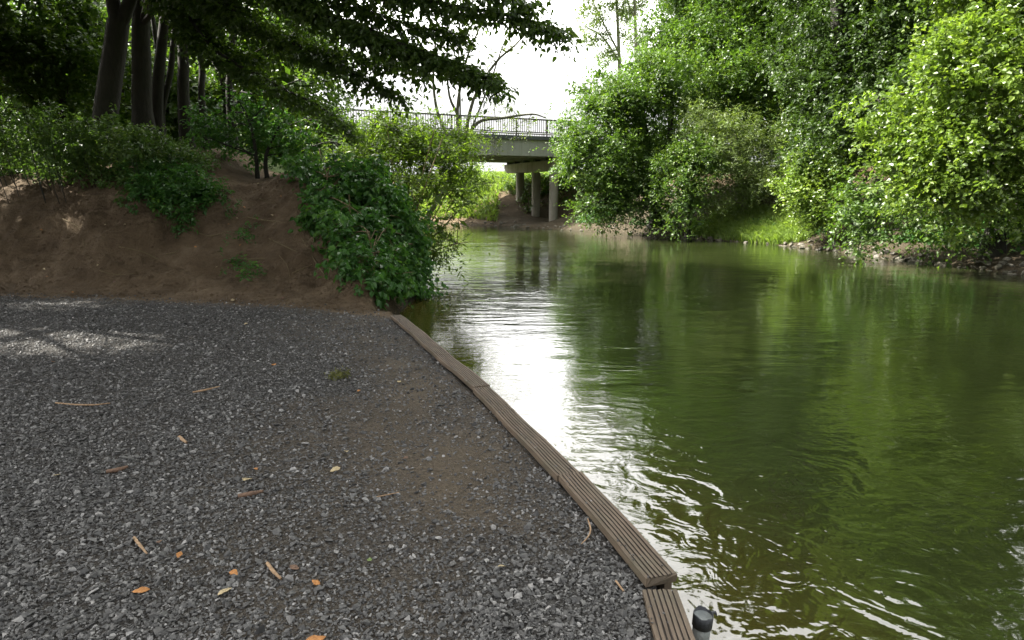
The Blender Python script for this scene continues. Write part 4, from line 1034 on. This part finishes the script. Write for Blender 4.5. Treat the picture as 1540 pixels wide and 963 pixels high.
# airy multi stemmed tree
ms = [[(690, 235), (663, 185), (652, 130), (655, 60), (660, -20)], [(692, 235), (690, 180), (676, 145), (672, 90), (676, 10)], [(692, 235), (688, 165), (700, 95), (722, 40), (745, -20)],
      [(694, 235), (712, 150), (745, 95), (775, 68), (800, 40)], [(694, 225), (718, 185), (755, 178), (800, 172), (822, 178)], [(694, 230), (735, 130), (760, 60), (790, 10)], [(692, 235), (692, 150), (690, 60), (700, -30)]]
st = [ground_stem([(634, 345), (668, 285)] + ms[0], 19.5, 8, 2)] + [stem_px(m_, 19.5, 6 if k_ < 4 else 3, 1.4) for k_, m_ in enumerate(ms[1:])]
plant('multi_stem_willow_tree', 'airy tree with several bare curved stems standing before the bridge railing', 'tree', st,
      px_lobes([(770, 165, 18, 19.5), (795, 178, 16, 19.5), (745, 150, 14, 19.5), (740, 90, 22, 19.5), (770, 75, 20, 19.5), (790, 50, 16, 19.5), (700, 70, 26, 19.5), (725, 40, 22, 19.5), (655, 70, 22, 19.5), (680, 20, 26, 19.5), (745, 0, 26, 19.5), (715, 205, 14, 19.3), (745, 215, 10, 19.2), (795, 15, 16, 19.5)]),
      'leaf_pale', bark='bark_grey', leaf=.09, wr=.32, dens=2.1, core=.3, nspray=4, nleaf=8, slen=.38, clump=.2, r0=.014, nsec=5, shell=.1, ntwig=420, twig_r=.004, sides=6)

# canopy trees outside the frame, left of the landing, that shade it
rgs = np.random.default_rng(21)
canopy = [(np.array((ax + rgs.uniform(-.6, .6), ay + rgs.uniform(-.6, .6), rgs.uniform(9.5, 14.5))), rgs.uniform(1.7, 2.2)) for ax in np.arange(-19, -7, 2.1) for ay in np.arange(1.5, 19.5, 2.1)]  # unseen foliage grid added to block the sun above landing and bank
canopy += [(np.array((ax + rgs.uniform(-.6, .6), ay + rgs.uniform(-.6, .6), rgs.uniform(13.5, 17))), rgs.uniform(1.8, 2.2)) for ax in np.arange(-20, -9, 2.6) for ay in np.arange(7, 20, 2.6)]
canopy_trunks = np.array([(-11.5, 9), (-15.5, 12.5), (-16, 17.5), (-8.2, 3.4)])
def canopy_of(k): return [(c, r) for c, r in canopy if np.argmin(np.hypot(canopy_trunks[:, 0] - c[0], canopy_trunks[:, 1] - c[1])) == k]
for (lb, st, lobs) in [
    ('broad shade tree standing left of the landing beyond the picture edge', [(np.array([(-12.5, 9.5, 1.5), (-12.2, 9.3, 6), (-11.5, 9, 11)]), np.array([.35, .28, .14]))],
     [((-11, 9, 9.5), 2.6), ((-8.6, 8.4, 8.6), 2.4), ((-6.4, 8.0, 8.6), 2.2), ((-9, 6, 9.6), 2.4), ((-7, 10, 11), 2.6), ((-10, 10.5, 12.5), 2.6), ((-6.2, 6.2, 10.4), 2.2), ((-4.6, 6.4, 9), 1.9), ((-12, 6.5, 11), 2.6), ((-9, 8, 14), 2.8), ((-3.2, 7.6, 9.2), 1.8), ((-4.8, 8.6, 11), 2.2), ((-8, 7, 7.2), 1.8), ((-10.2, 7.4, 6.6), 1.8), ((-7, 7.5, 12.6), 2.2)] + canopy_of(0)),
    ('third shade tree standing on the left bank beyond the picture edge beside the nettles', [(np.array([(-16, 12.5, 2.2), (-15.8, 12.5, 7), (-15.5, 12.5, 12)]), np.array([.3, .24, .1]))],
     [((-15.5, 12.5, 8.5), 2.6), ((-14, 11.2, 7), 2.2), ((-14.2, 13.8, 7.2), 2.3), ((-16, 12, 11.5), 2.6), ((-13.4, 12.6, 9.4), 2.2), ((-13, 10.6, 9.4), 2.1), ((-15, 14.6, 10), 2.4), ((-14.6, 12.2, 5.2), 1.7), ((-16.5, 14.5, 6), 2.2), ((-16.5, 10.6, 6.5), 2.2), ((-13.6, 14.6, 12), 2.4)] + canopy_of(1)),
    ('fourth shade tree on the left bank behind the nettles beyond the picture edge', [(np.array([(-16.5, 17.5, 2.5), (-16.3, 17.5, 8), (-16, 17.5, 13)]), np.array([.3, .24, .1]))],
     [((-16, 17, 8), 2.4), ((-14.5, 16.5, 6.5), 2.0), ((-15, 19, 7), 2.2), ((-14, 17.5, 9.5), 2.2)] + canopy_of(2)),
    ('second shade tree beside the landing behind the viewer on the left', [(np.array([(-9.5, 3.2, 0), (-9.2, 3.2, 5), (-8.2, 3.4, 10)]), np.array([.33, .26, .12]))],
     [((-8, 3.6, 8.6), 2.5), ((-5.8, 3.6, 8.8), 2.3), ((-6.6, 5.2, 11), 2.4), ((-4.2, 4.4, 9.4), 2.1), ((-9.4, 4.5, 12), 2.6), ((-7, 2, 11.5), 2.5), ((-10.5, 1.8, 9.5), 2.4), ((-3.2, 2.8, 10.4), 1.8), ((-5, 1, 9.4), 2.2), ((-2.6, 4.6, 9.6), 1.7), ((-7.5, 4, 7.2), 1.8), ((-9.5, 3, 7), 1.9), ((-5.5, 3, 12), 2.2), ((-3.5, 1, 11.5), 2.0)] + canopy_of(3))]:
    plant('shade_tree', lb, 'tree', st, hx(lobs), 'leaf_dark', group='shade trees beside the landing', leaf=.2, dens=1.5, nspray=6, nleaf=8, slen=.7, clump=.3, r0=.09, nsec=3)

# ------------------------------------------------------------------ debris on the landing
def fallen_leaf(px, py, L_, mat, label, ang=None, wr=.6):
    p = onz(px, py, 0.012); p[2] = H(p[0], p[1]) + .014
    t = np.linspace(0, 1, 7); w = np.sin(np.pi * t ** .8) ** .9 * L_ * wr * .5
    w[0] = L_ * .02; w[-1] = L_ * .01
    V = []
    for a, ww in zip(t, w):
        c = .10 * L_ * math.sin(a * 3.1 + px)
        ed = .18 * L_ * (1 + .4 * math.sin(a * 9 + px))
        V += [((a - .5) * L_, -ww * (1 + .15 * math.sin(a * 17)), c + ed * (ww / L_) * 1.3), ((a - .5) * L_, 0, c), ((a - .5) * L_, ww * (1 + .15 * math.cos(a * 15)), c + ed * (ww / L_))]
    V = np.array(V); Q = []
    for a in range(6):
        for b_ in range(2): Q.append([a * 3 + b_, a * 3 + b_ + 1, a * 3 + b_ + 4, a * 3 + b_ + 3])
    o = mesh_np('fallen_leaf', V, None, [np.array(Q)], M[mat], smooth=True)
    o.location = tuple(p); o.scale = (.85, .85, .85); o.rotation_euler = (R.normal(0, .15), R.normal(0, .15), ang if ang is not None else R.uniform(0, 6.28))
    tag(o, label, 'leaf', 'fallen leaves on the gravel')
    sm_ = o.modifiers.new('thickness', 'SOLIDIFY'); sm_.thickness = .0012
for a in [(412, 548, .075, 'leaf_dead', 'bright orange fallen leaf farthest out on the gravel'), (521, 678, .06, 'leaf_tan', 'cream fallen leaf on the gravel left of the dirt patch'),
          (372, 721, .10, 'leaf_tan', 'largest pale tan leaf lying on the gravel beside the bark chip'), (212, 889, .075, 'leaf_dead', 'orange brown curled leaf on dark gravel at lower left'),
          (352, 863, .06, 'leaf_dead', 'narrow orange leaf between the two short sticks'), (475, 876, .05, 'leaf_dead', 'small orange leaf right of the pale jointed sticks'),
          (504, 705, .085, 'leaf_tan', 'straw coloured leaf on the edge of the dirt patch'), (610, 689, .05, 'leaf_brown', 'reddish brown leaf on the dirt patch'),
          (474, 961, .09, 'leaf_dead', 'orange leaf cut by the bottom edge'), (556, 843, .045, 'leaf_green', 'small green leaf standing among the stones'), (443, 853, .06, 'leaf_brown', 'dark brown leaf right of the second stick'),
          (240, 816, .05, 'leaf_brown', 'brown leaf right of the first stick'), (338, 890, .07, 'leaf_tan', 'pale grey leaf upright between stones low in the picture'), (270, 836, .05, 'leaf_dead', 'orange fragment right of the first stick'),
          (85, 714, .05, 'leaf_tan', 'olive leaf near the left edge on dark gravel'), (600, 574, .06, 'leaf_tan', 'pale leaf on gravel near the edging boards'), (540, 588, .05, 'leaf_dead', 'orange leaf beside the moss clump'),
          (385, 705, .045, 'leaf_dead', 'orange scrap above the largest tan leaf'), (80, 545, .06, 'leaf_dead', 'rust coloured leaf at the left near the sunlit gravel'), (755, 853, .045, 'leaf_tan', 'small buff leaf on stones below the dirt patch'), (370, 487, .07, 'leaf_tan', 'tiny pale leaf at the foot of the earth bank')]:
    fallen_leaf(a[0], a[1], a[2], a[3], a[4])
def stick(pxs, w, label, mat='stick', name='stick', z0=.012, group='sticks on the gravel', knots=True, ground_=True):
    P = []
    for q in pxs:
        if ground_: p = onz(q[0], q[1], 0); p[2] = H(p[0], p[1]) + z0
        else: p = np.array(q, float)
        P.append(p)
    P = np.array(P); b0 = P[0].copy()
    tb = Tubes(); n_ = len(P)
    rad = np.full(n_, w) * R.uniform(.75, 1.15, n_); rad[-1] *= .6
    tb.add(P, rad, 7, 6)
    o = tb.build(name, M[mat], None, b0); o.location = tuple(b0)
    tag(o, label, 'stick', group)
    return o
stick([(202, 812), (210, 823), (222, 838)], .0075, 'short pale jointed stick lying left of the other jointed stick')
stick([(402, 850), (411, 862), (423, 874)], .0075, 'short pale jointed stick lying right beside the narrow orange leaf')
stick([(884, 784), (888, 800), (884, 812), (874, 822)], .004, 'thin curved twig on bare dirt beside the wide board')
stick([(926, 878), (938, 894)], .006, 'reddish twig lying near the raised board end')
stick([(84, 608), (110, 611), (140, 612), (166, 609)], .006, 'long thin twig at the far left of the gravel')
stick([(290, 592), (308, 589), (330, 583)], .008, 'greenish twig on the middle gravel')
stick([(270, 660), (281, 669)], .012, 'stubby brown stick piece on the left gravel')
stick([(358, 749), (376, 746), (396, 741)], .014, 'dark bark chip beside the largest tan leaf', 'leaf_brown')
stick([(160, 712), (178, 709), (192, 704)], .014, 'dark bark chip on gravel toward the left edge', 'leaf_brown')
stick([(560, 752), (580, 748), (600, 744)], .004, 'fine straw twig lying across the dirt patch')
# sticks and roots on the earth face
for (pp, w, lb) in [([(372, 328), (395, 332), (430, 336)], .012, 'pale stick lying across the bare earth path high up'), ([(405, 360), (430, 372), (448, 380)], .012, 'dark root slanting down the bare earth beside the bramble'),
                    ([(440, 412), (455, 405), (470, 399)], .010, 'short pale stick on the earth below the bramble'), ([(250, 384), (265, 380), (282, 371)], .012, 'bent stick on the earth face below the trailing brambles'),
                    ([(345, 390), (370, 391), (400, 390)], .009, 'straight root showing in the middle of the earth face'), ([(455, 360), (475, 395), (500, 430)], .012, 'long dark bramble cane trailing down the earth')]:
    P = [on_bank(*q) for q in pp]
    stick(P, w, lb, 'twig', ground_=False, group='sticks and roots on the earth bank')
for pp, w, lb in [([(180, 372), (215, 380), (240, 392)], .012, 'dark root curving across the left part of the earth face'), ([(95, 330), (120, 345), (128, 372)], .010, 'thin root hanging down under the far left nettles'),
                  ([(390, 300), (410, 306), (425, 303)], .009, 'small stick near the top of the earth path'), ([(300, 352), (318, 356), (340, 350)], .010, 'short root just below the trailing brambles'),
                  ([(420, 385), (432, 400), (437, 420)], .009, 'dark root running straight down the earth path'), ([(150, 408), (175, 414), (210, 412)], .008, 'pale twig near the foot of the left earth face')]:
    stick([on_bank(*q) for q in pp], w, lb, 'twig', ground_=False, group='sticks and roots on the earth bank')
# crumbs of soil lying on the earth face
mc = 9000; xc_ = R.uniform(-9.5, -1.9, mc); yc_ = yfoot(xc_) + R.uniform(-.25, 3.4, mc) ** 1.0
sc_ = np.exp(R.normal(math.log(.014), .5, mc)); sc_ = np.clip(sc_, .005, .05)
RMc = rotmats(mc, R); vic = R.integers(0, len(var), mc); Vs = []; Fs = []; off = 0
zc_ = height(xc_, yc_) + sc_ * .15
for a in range(len(var)):
    ii = np.where(vic == a)[0]; v, f = var[a]
    W = np.einsum('nij,vj->nvi', RMc[ii], v) * sc_[ii][:, None, None] + np.stack([xc_[ii], yc_[ii], zc_[ii]], 1)[:, None, :]
    Vs.append(W.reshape(-1, 3)); Fs.append((f[None] + (np.arange(len(ii)) * len(v))[:, None, None] + off).reshape(-1, 3)); off += len(ii) * len(v)
cl_ = mesh_np('soil_crumbs', np.concatenate(Vs), None, [np.concatenate(Fs)], M['ground'])
tag(cl_, 'loose brown soil crumbs on the earth bank', 'soil', kind='stuff')
for k_ in range(36):
    px_ = R.uniform(60, 470); py_ = R.uniform(330, 462) if k_ % 3 else R.uniform(275, 330)
    if py_ < 330: px_ = R.uniform(335, 440)
    p = on_bank(px_, py_, .012); L_ = R.uniform(.04, .07)
    t_ = np.linspace(0, 1, 5); w_ = np.sin(np.pi * t_ ** .8) * L_ * .3 + .001
    V = np.concatenate([[((a - .5) * L_, -b_, .12 * L_ * math.sin(a * 3) + .3 * b_), ((a - .5) * L_, 0, .12 * L_ * math.sin(a * 3)), ((a - .5) * L_, b_, .12 * L_ * math.sin(a * 3) + .4 * b_)] for a, b_ in zip(t_, w_)])
    Q = np.array([[a * 3 + b_, a * 3 + b_ + 1, a * 3 + b_ + 4, a * 3 + b_ + 3] for a in range(4) for b_ in range(2)])
    o = mesh_np('fallen_leaf', V, None, [Q], M[['leaf_brown', 'leaf_tan', 'leaf_brown', 'leaf_dead'][k_ % 4]], smooth=True)
    o.location = tuple(p); o.rotation_euler = (R.uniform(.2, .9), R.normal(0, .3), R.uniform(-1.2, 1.2))
    tag(o, 'small dry leaf scattered among others on the bare earth bank', 'leaf', 'dry leaves on the earth bank')
# moss clump
mp_ = onz(510, 568, 0)
t = np.array([(mp_[0] + R.normal(0, .05), mp_[1] + R.normal(0, .06), H(mp_[0], mp_[1]) + abs(R.normal(0, .02)) + .005) for _ in range(260)])
D = R.normal(0, 1, (260, 3)) + np.array((0, 0, .6))
V, Q, per = leaf_geo(t, D, R.normal(0, 1, (260, 3)), R.uniform(.015, .05, 260), .3, False)
o = mesh_np('moss_clump', V, None, [Q], M['moss']); tag(o, 'small yellowish moss clump with stems lying on the gravel', 'moss')

# ------------------------------------------------------------------ camera, light, world
cam = bpy.data.cameras.new('camera'); co = bpy.data.objects.new('camera', cam); COL.objects.link(co)
co.location = (0, 0, CAM_H); co.rotation_euler = (math.pi / 2 - PITCH, 0, 0)
cam.sensor_width = 36; cam.lens = 36 * F / 1540; cam.clip_end = 2000; cam.clip_start = .05
scene.camera = co
sun = bpy.data.lights.new('sun', 'SUN'); sun.energy = 5.0; sun.angle = math.radians(.53); sun.color = (1, .95, .86)
so = bpy.data.objects.new('sun', sun); COL.objects.link(so)
from mathutils import Vector
so.rotation_euler = Vector(tuple(-SUNDIR)).to_track_quat('-Z', 'Y').to_euler(); so.location = (-30, 20, 40)
w = bpy.data.worlds.new('World'); scene.world = w; w.use_nodes = True
nt = w.node_tree; bg = nt.nodes['Background']
sky = nt.nodes.new('ShaderNodeTexSky'); sky.sky_type = 'NISHITA'; sky.sun_disc = False
sky.sun_elevation = SUN_EL; sky.sun_rotation = SUN_AZ; sky.dust_density = 8.0; sky.air_density = 1.2; sky.ozone_density = .6
hs = nt.nodes.new('ShaderNodeHueSaturation'); hs.inputs['Saturation'].default_value = .2
nt.links.new(sky.outputs[0], hs.inputs['Color']); tcw = nt.nodes.new('ShaderNodeTexCoord')
dp = nt.nodes.new('ShaderNodeVectorMath'); dp.operation = 'DOT_PRODUCT'; nt.links.new(tcw.outputs['Generated'], dp.inputs[0])
cdir = nrm(np.array((.16, .87, .47))); dp.inputs[1].default_value = tuple(cdir)
cn = noise(nt, tcw.outputs['Generated'], 2.6, 5, .6, .4)
cm = math_(nt, 'ADD', dp.outputs['Value'], math_(nt, 'MULTIPLY', math_(nt, 'SUBTRACT', cn, .5), .55))
cmask = ramp(nt, cm, [(.54, (0, 0, 0)), (.78, (1, 1, 1))])
sx = nt.nodes.new('ShaderNodeSeparateXYZ'); nt.links.new(tcw.outputs['Generated'], sx.inputs[0])
elev = ramp(nt, sx.outputs[2], [(.12, (0, 0, 0)), (.27, (1, 1, 1))])
hazy = ramp(nt, dp.outputs['Value'], [(.35, (0, 0, 0)), (.8, (1, 1, 1))])
base_sky = mixc(nt, hazy, hs.outputs[0], (2.35, 2.35, 2.35))
cl = mixc(nt, math_(nt, 'MULTIPLY', cmask, elev), base_sky, (10.0, 9.9, 9.7))
nt.links.new(cl, bg.inputs[0]); bg.inputs[1].default_value = .15
vs = scene.view_settings; vs.view_transform = 'Standard'; vs.look = 'None'; vs.gamma = 1; vs.use_curve_mapping = False; vs.exposure = 1.92
scene.render.engine = 'CYCLES'
cy = scene.cycles
cy.use_denoising = True; cy.max_bounces = 7; cy.diffuse_bounces = 4; cy.glossy_bounces = 4; cy.transmission_bounces = 4; cy.transparent_max_bounces = 4
cy.caustics_reflective = False; cy.caustics_refractive = False; cy.sample_clamp_indirect = 8
print('leaf tris', sum(len(m.polygons) for m in bpy.data.meshes))
